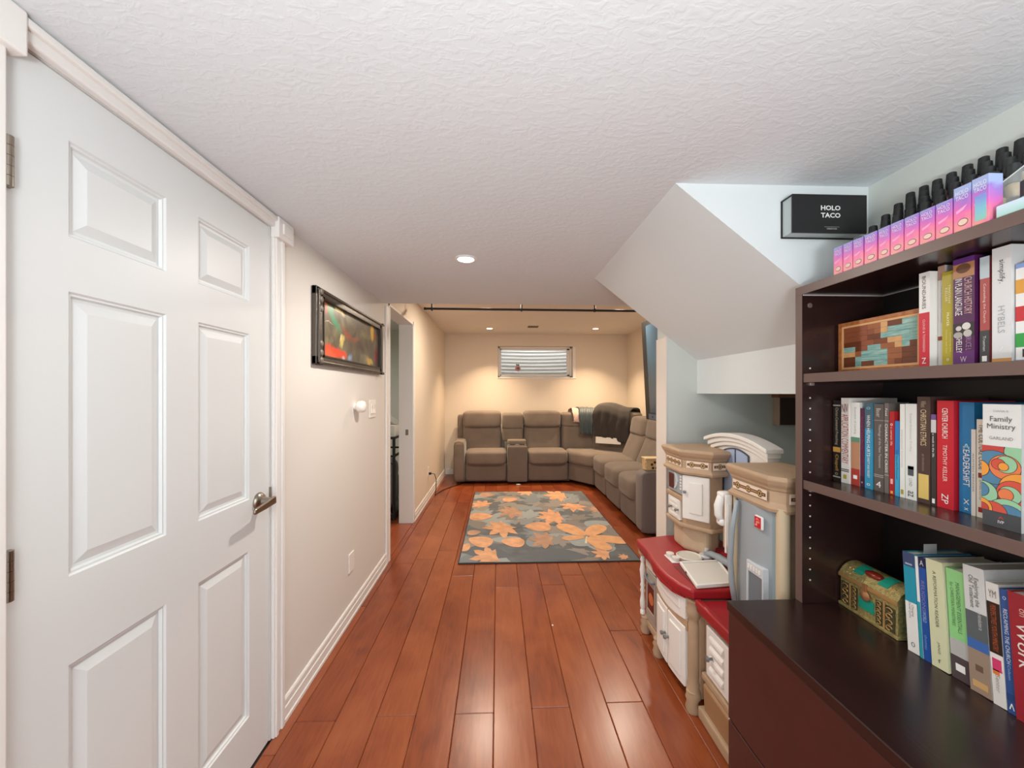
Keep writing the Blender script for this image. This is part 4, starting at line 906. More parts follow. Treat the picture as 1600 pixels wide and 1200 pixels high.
# loose white tray lying over the sink
tr = thing('white_tray', (0.97, 1.74, 0.535), 'white rectangular plastic tray lying over the toy sink', 'tray')
def trq(x0, x1, y0, y1, z0, z1):
    def g(a, b):
        P = [(0.852, 1.617), (1.040, 1.637), (1.094, 1.864), (0.890, 1.852)]
        return tuple(P[0][k]*(1-a)*(1-b)+P[1][k]*a*(1-b)+P[2][k]*a*b+P[3][k]*(1-a)*b for k in (0, 1))
    v = [(*g(a, b), z) for z in (z0, z1) for a, b in ((x0, y0), (x1, y0), (x1, y1), (x0, y1))]
    return MB().add(v, [(3,2,1,0),(4,5,6,7),(0,1,5,4),(1,2,6,5),(2,3,7,6),(3,0,4,7)])
ob('tray_base', trq(0, 1, 0, 1, 0.5345, 0.545), mat('#ddd8cf', 0.5), tr, bevel=0.003)
m = MB()
for a in ((0, .045, 0, 1), (.955, 1, 0, 1), (.045, .955, 0, .04), (.045, .955, .96, 1)):
    q = trq(a[0], a[1], a[2], a[3], 0.545, 0.551); m.add(q.v, q.f)
ob('tray_rim', m, mat('#efece6', 0.45), tr, bevel=0.002)
ob('tray_notch', trq(-0.006, 0.01, .55, .62, 0.537, 0.545), mat('#55504c', 0.6), tr)
# ---------------------------------------------------------------- bookcase: deep base with a hutch on top
HX, HB = 0.985, 1.262; HY0, HY1 = 0.25, 1.237; ZB = 0.694; Z1, Z2 = 1.438, 1.094; ZT = 1.722
bc = thing('bookcase', (1.0, 0.74, 0), 'dark espresso bookcase hutch standing on a deep drawer base', 'bookcase')
M_EDGE_SHEEN = mat('#64504a', 0.35)  # paler front edges: their reflected light is put into the colour
ob('base_top', bx(0.752, HB, HY0, HY1, ZB-0.030, ZB), M_ESP, bc, bevel=0.0025)
ob('base_side', MB().box(0.775, HB, HY1-0.020, HY1-0.001, 0, ZB-0.031).box(0.775, HB, HY0+0.001, HY0+0.02, 0, ZB-0.031), M_ESP, bc)
ob('base_back', bx(1.25, HB, HY0+0.02, HY1-0.02, 0, ZB-0.031), M_ESP, bc)
for z0, z1 in ((0.312, ZB-0.0335), (0.05, 0.306)):
    d_ = ob('drawer_front', bx(0.756, 0.775, HY0+0.004, HY1-0.003, z0, z1), mat('#43211e', 0.36, var=0.1, vscale=18), bc, bevel=0.002)
ob('plinth', bx(0.79, 0.80, HY0+0.02, HY1-0.02, 0, 0.05), M_ESP, bc)
PT = 0.027
for y0, y1 in ((HY1-PT, HY1), (HY0, HY0+PT)):
    s_ = ob('side_panel', bx(HX+0.0015, HB, y0, y1, ZB+0.0005, ZT-0.027), M_ESP, bc)
    ob('edge_sheen_band', bx(HX, HX+0.0015, y0, y1, ZB+0.0005, ZT-0.027), M_EDGE_SHEEN, s_, bevel=0.0006)
    if y0 > 1:
        for z in [1.456+0.0345*i for i in (0,)]+[1.36-0.0345*i for i in range(8)]+[1.045-0.0345*i for i in range(9)]:
            ob('shelf_pin', MB().lathe([(0.0, 0.0), (0.0028, 0.0), (0.0028, -0.001), (0.0, -0.0012)], (1.012, y0, z), 8, 'Y'), mat('#e6e2de', 0.3, 0.3), s_)
        ob('screw_cap', MB().lathe([(0.0, 0.0), (0.0085, 0.0), (0.007, -0.002), (0.0, -0.0026)], (1.012, y0, 1.660), 14, 'Y'), mat('#6a5652', 0.35), s_)
        ob('light_seam_strip', bx(HX+0.003, HB-0.006, y0-0.0012, y0, ZT-0.0305, ZT-0.0275), mat('#cfc9c4', 0.5), s_)  # pale strip painted as light showing through the gap under the top
tb = ob('top_board', bx(HX+0.0015, HB, HY0, HY1, ZT-0.027, ZT), M_ESP, bc)
ob('edge_sheen_band', bx(HX, HX+0.0015, HY0, HY1, ZT-0.027, ZT), M_EDGE_SHEEN, tb, bevel=0.0006)
for z in (Z1, Z2):
    s_ = ob('shelf', bx(HX+0.006, HB-0.004, HY0+PT, HY1-PT, z-0.028, z), M_ESP, bc)
    ob('edge_sheen_band', bx(HX+0.0045, HX+0.006, HY0+PT, HY1-PT, z-0.028, z), M_EDGE_SHEEN, s_, bevel=0.0006)
    for y in (HY1-PT-0.006,):
        ob('shelf_support', bx(1.006, 1.020, y-0.003, y+0.006, z-0.038, z-0.0285), mat('#b8aca0', 0.3, 0.7), s_, bevel=0.001)
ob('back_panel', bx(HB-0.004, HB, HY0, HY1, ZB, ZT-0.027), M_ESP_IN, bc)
ob('light_seam_strip', bx(HB-0.0055, HB-0.004, HY0+PT, HY1-PT, ZT-0.0305, ZT-0.0275), mat('#cfc9c4', 0.5), bc)  # same painted line of light along the back panel

# ---------------------------------------------------------------- books
M_PAGE = mat('#d9d3c4', 0.8, var=0.08, vscale=120, stretch=(0.1, 6, 0.1))
def book(y0, y1, z0, h, col, label, bands=(), texts=(), x=1.09, depth=0.155, rough=0.4, group='', lean=0.0, cat='book'):
    t = y1-y0-0.001; yc = (y0+y1)/2
    r = thing('book', (x, yc, z0+abs(math.sin(lean))*t/2+0.0003), label, cat, group, rot=(-lean, 0, 0))
    depth = min(depth, HB-0.006-x); c = 0.0014; m = mat(col, rough)
    ob('cover', MB().box(0, c, -t/2, t/2, 0, h).box(c, depth, -t/2, -t/2+c, 0, h).box(c, depth, t/2-c, t/2, 0, h), m, r, local=True)
    ob('pages', bx(c, depth-0.004, -t/2+c, t/2-c, 0.003, h-0.003), M_PAGE, r, local=True)
    for a, b, cc in bands:
        ob('spine_band', bx(-0.0005, 0.0001, -t/2, t/2, a*h, b*h), mat(cc, rough), r, local=True)
    for tx in texts:
        s, zc, ln, wd, cc = tx[:5]; off = tx[5] if len(tx) > 5 else 0.0; o = tx[6] if len(tx) > 6 else 'd'
        if o == 'd': txt(s, (-0.0009, off*t, zc*h), *DOWN, ln*h, wd*t, mat(cc, 0.5), r, name='spine_title')
        elif o == 'f': txt(s, (-0.0009, off*t, zc*h), *FLATX, wd*t, ln*h, mat(cc, 0.5), r, name='spine_title')
        elif o == 'b': ob('spine_emblem', bx(-0.0009, 0, (off-wd/2)*t, (off+wd/2)*t, (zc-ln/2)*h, (zc+ln/2)*h), mat(cc, 0.5), r, local=True)
    return r
W_ = '#eceae6'; K_ = '#2a2826'
G2 = 'books on the middle shelf'
book(1.178, 1.205, Z2, .258, '#1d1b19', 'black book with gold lettering at the far end of the middle shelf', [(.36,.42,'#c9974a'), (.93,.945,'#b9b09c'), (.045,.06,'#b9b09c')], [('Christ-Centered Preaching', .68, .46, .5, '#b8ad92'), ('Chapell', .23, .20, .55, '#c9974a'), ('o', .09, .03, .4, '#b8ad92', 0, 'f')], x=1.085, group=G2)
book(1.148, 1.176, Z2, .266, '#e4dfd8', 'white book with tall dark red lettering, second on the middle shelf', [(.155,.165,K_), (.135,.145,K_)], [('NIV', .88, .10, .8, '#6a2a26', 0, 'f'), ('APPLICATION COMMENTARY', .52, .58, .85, '#a23a30'), ('o', .075, .05, .4, '#b0a648', 0, 'b')], x=1.085, group=G2)
book(1.118, 1.147, Z2, .253, '#e6e6e2', 'white book with green stripe and rust base on the middle shelf', [(.52,.58,'#5f8a72'), (.20,.52,'#b58362'), (0,.20,'#a83a2e')], [('Essentials of Leading', .78, .32, .28, '#8fa39a'), ('o', .10, .045, .45, W_, 0, 'b')], group=G2)
book(1.104, 1.117, Z2, .236, '#5a2340', 'thin plum purple book on the middle shelf', [(0, .14, '#3c1a34')], [('Strength and Mercy', .68, .42, .4, '#8a5a74'), ('o', .06, .02, .4, W_, 0, 'f')], group=G2)
book(1.078, 1.103, Z2, .252, '#2f8fb4', 'teal blue book with bold white title on the middle shelf', [(.70,1.0,'#44606f')], [('WHEN HELPING HURTS', .62, .48, .42, W_), ('CORBETT AND FIKKERT', .26, .26, .28, W_), ('o', .94, .03, .5, '#7fc6dc', 0, 'f'), ('o', .05, .028, .45, W_, 0, 'f')], group=G2)
book(1.046, 1.075, Z2, .250, '#5b5450', 'grey brown hardback with thin white rules on the middle shelf', [(.185,.190,'#c9c4bc'), (.165,.170,'#c9c4bc'), (.81,.815,'#a9a29a')], [('Bauer', .90, .10, .45, '#cfc9c0'), ('Theology of the New Testament', .52, .50, .32, '#cfc9c0', -.1), ('4', .08, .07, .5, W_, 0, 'f')], group=G2)
book(1.032, 1.045, Z2, .253, '#6b645e', 'slim grey book with white capital title on the middle shelf', [(.80,.805,'#c9c4bc'), (.20,.205,'#c9c4bc')], [('Fowl', .90, .08, .5, W_), ('CHARACTER IN CRISIS', .50, .54, .6, W_)], group=G2)
book(1.017, 1.031, Z2, .231, '#ab1f26', 'thin red book beside the small bright blue one', [], [('a certain life', .70, .22, .45, '#e9c9c4'), ('o', .84, .03, .5, W_, 0, 'f'), ('o', .16, .06, .45, '#e3b4ae', 0, 'b'), ('o', .03, .03, .4, '#e8b34a', 0, 'b')], group=G2)
book(1.004, 1.016, Z2, .205, '#2a7ac0', 'short bright blue booklet on the middle shelf', [(0,.55,'#3aa0c8')], [('The Peaceful Preacher', .42, .40, .42, '#1d4f78')], group=G2)
book(0.990, 1.003, Z2, .252, '#e2e4de', 'slim white paperback right of the blue booklet', [], [('International Economics', .52, .40, .28, '#b4a6a6'), ('o', .06, .05, .5, '#a89a3c', 0, 'b')], group=G2)
book(0.961, 0.989, Z2, .253, '#dde0dc', 'thick pale grey book with a small dark square on its spine', [], [('o', .30, .10, .5, '#4c5156', 0, 'b'), ('o', .33, .03, .5, '#8d9499', 0, 'b'), ('Social Sciences Today', .70, .40, .24, '#b9bdbb'), ('LUND', .18, .08, .28, '#8d9190'), ('az', .06, .06, .5, '#55595a')], group=G2)
book(0.929, 0.960, Z2, .272, '#4a3631', 'dark brown book with gold lettering and a yellow sticker', [], [('Wilkens', .93, .06, .4, '#b29a84'), ('CHRISTIAN ETHICS', .71, .34, .45, '#d8c39a'), ('an introduction', .38, .16, .22, '#9a8478'), ('o', .155, .23, .78, '#d8bb6a', 0, 'b')], group=G2)
book(0.916, 0.928, Z2, .228, '#34302f', 'thin dark book with a purple top tucked beside the big red one', [(.94,1.0,'#6f4f86'), (.80,.94,'#c9c6c6')], [('a week in the life', .66, .26, .4, W_), ('o', .05, .05, .5, W_, 0, 'b')], group=G2)
book(0.879, 0.915, Z2, .263, '#c01d2c', 'thick bright red hardback with white title on the middle shelf', [], [('CENTER CHURCH', .79, .28, .34, W_), ('TIMOTHY KELLER', .42, .34, .26, '#ecd0cc'), ('ZP', .09, .09, .40, W_)], group=G2)
book(0.847, 0.877, Z2, .260, '#1f78b0', 'vivid blue hardback with a white angled title', [], [('LEADERSHIFT', .42, .36, .44, W_), ('X', .10, .045, .4, W_, 0, 'f'), ('^', .60, .05, .5, '#9cd0ea', 0, 'f'), ('x', .035, .02, .3, W_, 0, 'f')], x=1.10, group=G2)
book(0.837, 0.846, Z2, .198, '#dedad2', 'short narrow off-white paperback right of the blue hardback', [], [('AUSTEN READER', .50, .45, .36, '#7a766e')], group=G2)
book(0.818, 0.836, Z2, .222, '#dcd6ca', 'off-white book with two dark red dots on its spine', [], [('THE CULTURE CODE', .72, .46, .50, K_), ('DANIEL COYLE', .28, .20, .38, '#8a857c'), ('o', .43, .05, .6, '#7a2620', 0, 'b'), ('o', .08, .05, .6, '#8c1f1c', 0, 'b')], group=G2)
fam = book(0.729, 0.791, Z2, .258, '#d5d7d4', 'wide book with a colourful curvy picture at the right end', [(0,.13,'#45474b'), (.13,.66,'#4c7d9c')], [('GARLAND', .725, .026, .62, '#8f8a86', 0, 'f'), ('Family', .875, .055, .58, '#55504e', 0, 'f'), ('Ministry', .815, .055, .74, '#55504e', 0, 'f'), ('DIANA R', .945, .018, .4, '#b0aca8', 0, 'f'), ('IVP', .05, .024, .16, W_, 0, 'f'), ('^', .085, .02, .14, '#c2453c', 0, 'f')], x=1.045, depth=.19, group=G2)
def swirl(cy, cz, r, col, k, parent, a0=0, a1=2*PI, rim='#3a2a28'):
    """one curved shape of the printed spine picture, clipped to the picture field"""
    y0, y1, z0, z1 = -.0314, .0314, .258*.13, .258*.66
    def cl(P):
        for ax, v_, s_ in ((0, y0, 1), (0, y1, -1), (1, z0, 1), (1, z1, -1)):
            out = []
            for i in range(len(P)):
                a, b = P[i], P[(i+1) % len(P)]; ia = s_*(a[ax]-v_) >= 0; ib = s_*(b[ax]-v_) >= 0
                if ia: out.append(a)
                if ia != ib:
                    t = (v_-a[ax])/(b[ax]-a[ax]); out.append((a[0]+t*(b[0]-a[0]), a[1]+t*(b[1]-a[1])))
            P = out
            if len(P) < 3: return None
        return P
    for rr_, cc, dx in ((r, rim, 0.0), (r-.0011, col, .00004)):
        P = cl([(cy+rr_*math.cos(a0+(a1-a0)*i/28), cz+rr_*math.sin(a0+(a1-a0)*i/28)) for i in range(29)])
        if P: ob('printed_shape', MB().add([(-.0006-.00009*k-dx, a, b) for a, b in P], [tuple(range(len(P)))]), mat(cc, .45), parent, local=True)
pic_ = [(.03,.165,.036,'#b8433c'),(-.034,.16,.03,'#8fc09a'),(.012,.125,.036,'#4c7d9c'),(-.006,.128,.026,'#d9784a'),(-.008,.134,.018,'#8fc09a'),(.004,.133,.012,'#c9503f'),(-.004,.129,.009,'#e0963c'),(.036,.12,.018,'#e0963c'),(-.03,.085,.034,'#e0963c'),(-.02,.075,.028,'#c9503f'),(-.014,.072,.019,'#8fc09a'),(-.008,.072,.013,'#d9784a'),(.03,.068,.026,'#8fc09a'),(.034,.075,.016,'#4c7d9c'),(-.01,.030,.034,'#8fc09a'),(-.012,.022,.030,'#4c7d9c'),(.012,.030,.024,'#c9503f'),(.034,.036,.022,'#e0963c'),(.030,.036,.012,'#b8433c')]
for i, (a, b, c_, d_) in enumerate(pic_): swirl(a, b, c_, d_, i, fam)
G1 = 'books on the upper shelf'
book(0.922, 0.947, Z1, .243, '#e6e4e0', 'white over red book, leftmost on the upper shelf beside the mosaic box', [(0,.58,'#c31f33')], [('BOUNDARIES', .79, .34, .34, '#55504e'), ('CLOUD & TOWNSEND', .34, .34, .22, '#e8bfc2'), ('Z', .08, .06, .4, W_, 0, 'f')], x=1.08, group=G1)
book(0.905, 0.921, Z1, .253, '#dbd6d2', 'thin white book with a brown top beside the olive book', [(.86,1.0,'#b08c7c'), (.27,.31,'#8f4a30')], [('New Testament Theology', .62, .36, .22, '#a39c98')], x=1.10, group=G1)
book(0.878, 0.904, Z1, .232, '#a99a26', 'olive yellow book with small white lettering on the upper shelf', [], [('TIMOTHY\nKELLER', .76, .20, .44, '#e2dcae'), ('PRAYER', .50, .14, .22, '#efeac2'), ('Experiencing Awe', .26, .20, .16, '#d6cd8c', -.22), ('Intimacy with God', .27, .24, .14, '#d6cd8c', .12), ('o', .08, .025, .2, W_, 0, 'f')], group=G1)
cb = book(0.835, 0.877, Z1, .253, '#4d1a4c', 'thick purple book with a sepia portrait at the top of its spine', [(.82,.95,'#b07c55'), (.95,1.0,'#5c2a78'), (.27,.40,'#2a2428'), (0.0,.14,'#5b2268')], [('CHURCH HISTORY', .645, .34, .36, '#cfa9a0', -.22), ('IN PLAIN LANGUAGE', .645, .34, .34, W_, .22), ('BRUCE L', .21, .13, .26, '#9a7a9c', -.24), ('SHELLEY', .20, .15, .28, W_, .2), ('W', .065, .05, .3, '#c9b9cc', 0, 'f')], x=1.085, group=G1)
T_ = .041
for (u, z, r, cc) in ((0, .885, .34, '#6a4630'), (0, .885, .22, '#c79a72'), (0, .905, .10, '#8a5c42'), (.22, .345, .14, '#c9c4c0'), (-.14, .36, .20, '#d6d2cc'), (.25, .285, .22, '#a8a29e'), (-.2, .295, .20, '#bdb8b2')):
    ob('printed_portrait', MB().add([(-.0008-.0001*r*10, u*T_+r*T_*math.cos(2*PI*i/18), z*.258+r*T_*(.8 if r > .2 else 1)*math.sin(2*PI*i/18)) for i in range(18)], [tuple(range(18))]), mat(cc, .5), cb, local=True)
book(0.812, 0.830, Z1, .243, '#a84a48', 'slim dusty red book with pale top and charcoal base', [(.80,1.0,'#b9c6cc'), (0,.32,'#3a3d40')], [('Counseling the Church', .57, .36, .34, '#ecd3ce'), ('Trueman', .20, .14, .3, '#d0cecb'), ('o', .06, .05, .5, W_, 0, 'b')], group=G1)
book(0.806, 0.8115, Z1, .205, '#8a5a4c', 'very thin brown booklet between the dusty red and the white book', [(0,.5,'#3c2c2c')], [], x=1.10, group=G1)
book(0.772, 0.805, Z1, .253, '#d9d9d9', 'thick pale grey hardback with a lower-case title and tan foot', [(0,.05,'#c08a4a')], [('simplify.', .79, .20, .38, '#45464a'), ('HYBELS', .38, .23, .36, '#a9abae'), ('/', .13, .03, .22, W_, 0, 'f')], x=1.085, group=G1)
book(0.735, 0.770, Z1, .208, '#e6e5e2', 'white book with orange, red and green stripes at the right end', [(.955,1.0,'#7b95cc'), (.70,.84,'#d79a3a'), (.42,.57,'#c22a30'), (.16,.30,'#2f9a44'), (0,.035,'#7b95cc')], [('k', .10, .08, .35, K_, 0, 'b')], group=G1)
G0 = 'books leaning on the base'
LN = math.radians(3.2)
def lbook(*a, **k): return book(*a, group=G0, lean=LN, **k)
ZL = ZB
lbook(0.953, 0.982, ZL, .257, '#1f93ac', 'teal over white book at the left end of the leaning row', [(.86,1.0,'#3c4a70'), (0,.50,'#e8e6e2')], [('Changing\nDaniel Lyons', .42, .16, .5, '#6a6864'), ('o', .07, .04, .35, '#777', 0, 'b') if False else ('0', .08, .05, .35, '#77736e', 0, 'f'), ('o', .885, .015, .6, '#a9b6cc', 0, 'b')], x=1.09)
lbook(0.9445, 0.952, ZL, .256, '#e6e6e4', 'very thin white booklet second in the leaning row', [(0,.55,'#2b9aa8')], [], x=1.09)
lbook(0.927, 0.944, ZL, .258, '#1f4f9c', 'narrow royal blue book in the leaning row', [(.90,1.0,'#1c2440')], [('A', .945, .05, .55, '#d4d8de', 0, 'f'), ('RELIGIONS', .62, .30, .5, '#8a84b8'), ('WORLD', .42, .10, .5, '#a9c6ea'), ('thomas', .18, .14, .4, '#7fa4d6')], x=1.09)
lbook(0.889, 0.926, ZL, .262, '#d3d3ae', 'pale sage book with spaced capital title in the leaning row', [], [('A REFORMATION READER', .64, .52, .20, '#5d5d4c'), ('JANZ', .19, .11, .18, '#6a6a58'), ('f', .07, .035, .18, '#6a6a58', 0, 'f')], x=1.09)
lbook(0.849, 0.887, ZL, .256, '#8ecb84', 'bright green over dark book in the leaning row', [(.21,.36,'#b4b2b0'), (0,.21,'#4f4246')], [('MANAGEMENT ESSENTIALS', .66, .46, .22, '#4d7a4c', -.12), ('for CHRISTIAN MINISTRIES', .68, .40, .18, '#4d7a4c', .2), ('BH', .11, .065, .50, W_, 0, 'b')], x=1.095)
lbook(0.807, 0.847, ZL, .282, '#cfcfce', 'tall grey textbook with a sandy photograph at its foot', [(.42,.64,'#5a5f62'), (.34,.42,'#3f66a8'), (0,.34,'#9a8472')], [('Exploring the\nOld Testament', .80, .26, .46, '#4c4a48'), ('an introduction to', .58, .14, .2, '#c9c7c4', -.2), ('o', .20, .05, .35, '#6b5444', .0, 'b'), ('o', .07, .05, .7, '#c9a06a', 0, 'b')], x=1.09)
lbook(0.783, 0.806, ZL, .262, '#dcd9d4', 'dark brown book with orange lettering and a pink splash', [(.42,.84,'#2d1d18'), (.30,.42,'#e2dcd8')], [('PERSPECTIVES YOUTH MINISTRY', .63, .38, .42, '#b0552c'), ('YM', .91, .06, .6, '#7d7468', 0, 'f'), ('x', .33, .10, .7, '#d23a6c', 0, 'b'), ('o', .27, .04, .5, '#e07a3a', .1, 'b'), ('Senter', .18, .14, .35, '#a39d96')], x=1.09)
lbook(0.766, 0.782, ZL, .258, '#31518c', 'navy blue book with white lettering near the right end', [(.10,.16,'#2a4478')], [('RECLAIMING THE CHURCH', .62, .44, .45, '#d6dcea'), ('Colson', .33, .12, .3, '#9fb4da'), ('^', .06, .05, .6, W_, 0, 'f'), ('o', .93, .03, .4, '#b8c8e6', 0, 'f')], x=1.09)
lbook(0.722, 0.765, ZL, .262, '#97242e', 'thick crimson book with white script at the right end', [], [('Work', .60, .36, .5, '#e6d6d0'), ('on', .86, .06, .2, '#d9a9a4'), ('(', .28, .10, .2, '#d9b4ae')], x=1.085)
ob('bookmark', MB().box(1.12, 1.155, 0.9695, 0.9705, 0.94, 0.978), mat('#b4b6b6', 0.6), label='grey card tab sticking up from the first leaning book', cat='card')

# ---------------------------------------------------------------- mosaic box, treasure chest
mz = thing('mosaic_box', (1.115, 1.077, Z1), 'flat wooden mosaic box standing beside the upper books', 'box')
BX, BY0, BY1, BZ0, BZ1 = 1.10, 0.951, 1.203, Z1+0.0005, 1.598
WO = wood_mat('#9c5a2c', '#b3713f'); 
ob('box_body', bx(BX+0.008, BX+0.04, BY0, BY1, BZ0, BZ1), WO, mz)
for a in ((BY0, BY1, BZ0, BZ0+0.012), (BY0, BY1, BZ1-0.012, BZ1), (BY0, BY0+0.013, BZ0+.012, BZ1-.012), (BY1-0.013, BY1, BZ0+.012, BZ1-.012)): ob('frame_strip', bx(BX, BX+0.008, *a), WO, mz, bevel=0.001)
IN = mat('#dba872', 0.5)
for a in ((BY0+.013, BY1-.013, BZ0+.012, BZ0+0.018), (BY0+.013, BY1-.013, BZ1-0.018, BZ1-.012), (BY0+.013, BY0+0.018, BZ0+.018, BZ1-.018), (BY1-0.018, BY1-.013, BZ0+.018, BZ1-.018)): ob('inlay_strip', bx(BX+0.001, BX+0.008, *a), IN, mz)
tcol = {'a': '#8a4a2c', 'b': '#6b3418', 'c': '#d3a06a', 't': None, 'd': '#7a3d1e', 'e': '#9c5a34'}
TEAL = wood_mat('#5f9a94', '#a3bfb4', 30, (1, 1, 9))
tiles = ['aaaaeecbbtt', 'aaaaaectttt', 'aaaabbttttt', 'bbbaaddcctt', 'ttbatteectb', 'ccetttteebb', 'bbttttteebb', 'bbtbbttedbb']
ny, nz = 11, 8; ty0, ty1, tz0, tz1 = BY0+.018, BY1-.018, BZ0+.018, BZ1-.018
for i, row in enumerate(tiles):
    j = 0
    while j < ny:
        k = j
        while k < ny and row[k] == row[j] and k-j < 4: k += 1
        yb, ya = ty1-(ty1-ty0)*j/ny, ty1-(ty1-ty0)*k/ny; zb = tz1-(tz1-tz0)*i/nz; za = tz1-(tz1-tz0)*(i+1)/nz
        ob('tile', bx(BX+0.002, BX+0.008, ya+.0002, yb-.0002, za+.0002, zb-.0002), TEAL if row[j] == 't' else mat(tcol[row[j]], 0.45, var=0.12, vscale=40), mz)
        j = k
chest = thing('treasure_chest', (1.15, 1.11, ZB), 'small embossed brass treasure chest with turquoise inlay on the base', 'chest', rot=(0, 0, math.radians(-2)))
GO = mat('#a8975f', 0.35, 0.4, bump=0.8, bscale=240, var=0.3, vscale=110); GOD = mat('#4c4a30', 0.5, 0.3, bump=0.8, bscale=260); GOL = mat('#c69a62', 0.3, 0.5)
TQ = mat('#1f8f78', 0.3)
cx0, cx1, cy0, cy1, chh = -0.045, 0.05, -0.092, 0.092, 0.092
ob('chest_body', bx(cx0, cx1, cy0, cy1, 0.0, chh), GO, chest, local=True, bevel=0.002)
lidp = [(cx0-.002, chh+.001)]+[(cx0-.002+(cx1-cx0+.004)*i/10, chh+.014+0.034*math.sin(PI*i/10)**.7) for i in range(11)]+[(cx1+.002, chh+.001)]
lid = ob('lid', MB().prism(lidp, cy0-.002, cy1+.002, 'Y'), GO, chest, local=True, smooth=0.5)
ob('lid_rim', bx(cx0-.005, cx0, cy0-.003, cy1+.003, chh+.001, chh+.012), GOL, lid, local=True, bevel=.001)
for yy, w_ in ((0.040, .030), (-0.040, .030)):
    pts = [(cx0-.002+(cx1-cx0+.004)*i/10, chh+.0152+0.034*math.sin(PI*i/10)**.7) for i in range(1, 6)]
    ob('turquoise_inlay', MB().grid([[(x, yy-w_/2, z) for x, z in pts], [(x, yy+w_/2, z) for x, z in pts]]), TQ, lid, local=True, solid=.0015)
ob('red_stone', MB().pillow(-.036, -.008, -.026, .026, chh+.034, chh+.052, .8, 6), mat('#7c2418', .25), lid, local=True, smooth=True)
for y_ in (-.072, .072, -.06, .06):
    ob('stud_row', MB().pillow(-.044, -.036, y_-.003, y_+.003, chh+.016, chh+.024, .9, 4).pillow(-.034, -.026, y_-.003, y_+.003, chh+.030, chh+.038, .9, 4), GOL, lid, local=True, smooth=True)
for y0, y1 in ((cy0+.006, cy0+.036), (cy1-.036, cy1-.006)):
    e_ = ob('embossed_panel', MB().box(cx0-.002, cx0, y0, y1, .012, .080), GOD, chest, local=True)
    for i in range(4): ob('scroll', MB().tube([(cx0-.003, (y0+y1)/2+.009*math.cos(t)*(1 if i % 2 else -1), .021+i*.0165+.006*math.sin(t)) for t in [k*.7 for k in range(8)]], .0016, 6), GOL, e_, local=True, smooth=True)
for y0, y1 in ((-.050, -.030), (.030, .050)):
    e_ = ob('embossed_panel', MB().box(cx0-.002, cx0, y0, y1, .012, .080), GOD, chest, local=True)
    for i in range(5): ob('scroll', MB().tube([(cx0-.003, (y0+y1)/2+.006*math.cos(t), .019+i*.0135+.005*math.sin(t)) for t in [k*.8 for k in range(8)]], .0014, 6), GOL, e_, local=True, smooth=True)
for y_ in (-.055, .055): ob('beaded_strip', MB().box(cx0-.003, cx0, y_-.003, y_+.003, .006, .086), GOL, chest, local=True, bevel=.001)
ob('front_inlay', MB().box(cx0-.003, cx0, -.024, .024, .030, .064), TQ, chest, local=True)
ob('clasp', MB().lathe([(0, 0), (.014, 0), (.016, -.004), (.010, -.008), (0, -.009)], (cx0-.003, 0, .074), 16, 'X').box(cx0-.009, cx0-.003, -.006, .006, .074, .108), mat('#b8845c', .3, .6), chest, local=True, smooth=.5)
ob('foot_rail', MB().box(cx0-.004, cx1+.004, cy0-.004, cy1+.004, 0, .010), GO, chest, local=True, bevel=.002)

# ---------------------------------------------------------------- black presentation box on the wall
hb = thing('black_gift_box', (1.08, 1.24, 1.89), 'black presentation box with white lettering fixed high on the wall', 'box')
gy0, gy1 = 1.215, 1.2665; gx0, gx1, gz0, gz1 = 0.957, 1.208, 1.898, 2.024
MBK = mat('#1a1a1c', 0.45)
ob('box_front', bx(gx0, gx1, gy0, gy0+0.004, gz0, gz1), MBK, hb)
ob('box_body', bx(gx0+0.004, gx1-0.004, gy0+0.004, gy1-0.004, gz0+0.004, gz1-0.004), mat('#b9c4c2', 0.5), hb)
ob('box_cover', MB().box(gx0, gx1, gy1-0.004, gy1, gz0, gz1).box(gx0, gx1, gy0+0.004, gy1-0.004, gz1-0.004, gz1), MBK, hb)
WT = mat('#e8e8e6', 0.5)
GC = (gx0+gx1)/2+0.003
txt('HOLO', (GC, gy0-0.0006, 1.980), *FLATY, 0.066, 0.016, WT, hb, local=False, bold=.03)
txt('TACO', (GC, gy0-0.0006, 1.956), *FLATY, 0.066, 0.016, WT, hb, local=False, bold=.03)
txt('- - - - - - - - - -', (GC+.004, gy0-0.0006, 1.918), *FLATY, 0.048, 0.0014, WT, hb, local=False)
txt('CREATOR', (GC+.004, gy0-0.0006, 1.912), *FLATY, 0.034, 0.004, WT, hb, local=False)

# ---------------------------------------------------------------- nail polish on top of the bookcase
ZP = ZT+0.0004
GRAD = [(0.22, '#e8968c'), (0.42, '#e873a8'), (0.62, '#d06cc0'), (0.85, '#9a78cc'), (1.0, '#9fb0dc')]
GM = gradient_mat(GRAD, 'Z', 0.012, 0.11, wob=0.55)
GM2 = gradient_mat([(0.05, '#8fc9a8'), (0.4, '#7fbcd0'), (0.65, '#7f93d6'), (1.0, '#b9a4d8')], 'Z', 0.0, 0.10, wob=0.18)
PBX = [(1.067,1.096),(1.036,1.065),(1.004,1.034),(0.967,1.001),(0.934,0.963),(0.901,0.932),(0.867,0.899),(0.834,0.865),(0.800,0.832)]
ordn = ['first', 'second', 'third', 'fourth', 'fifth', 'sixth', 'seventh', 'eighth', 'ninth', 'tenth', 'eleventh']
LM = mat('#f0e6f4', 0.5); LM2 = mat('#5c3f58', 0.5)
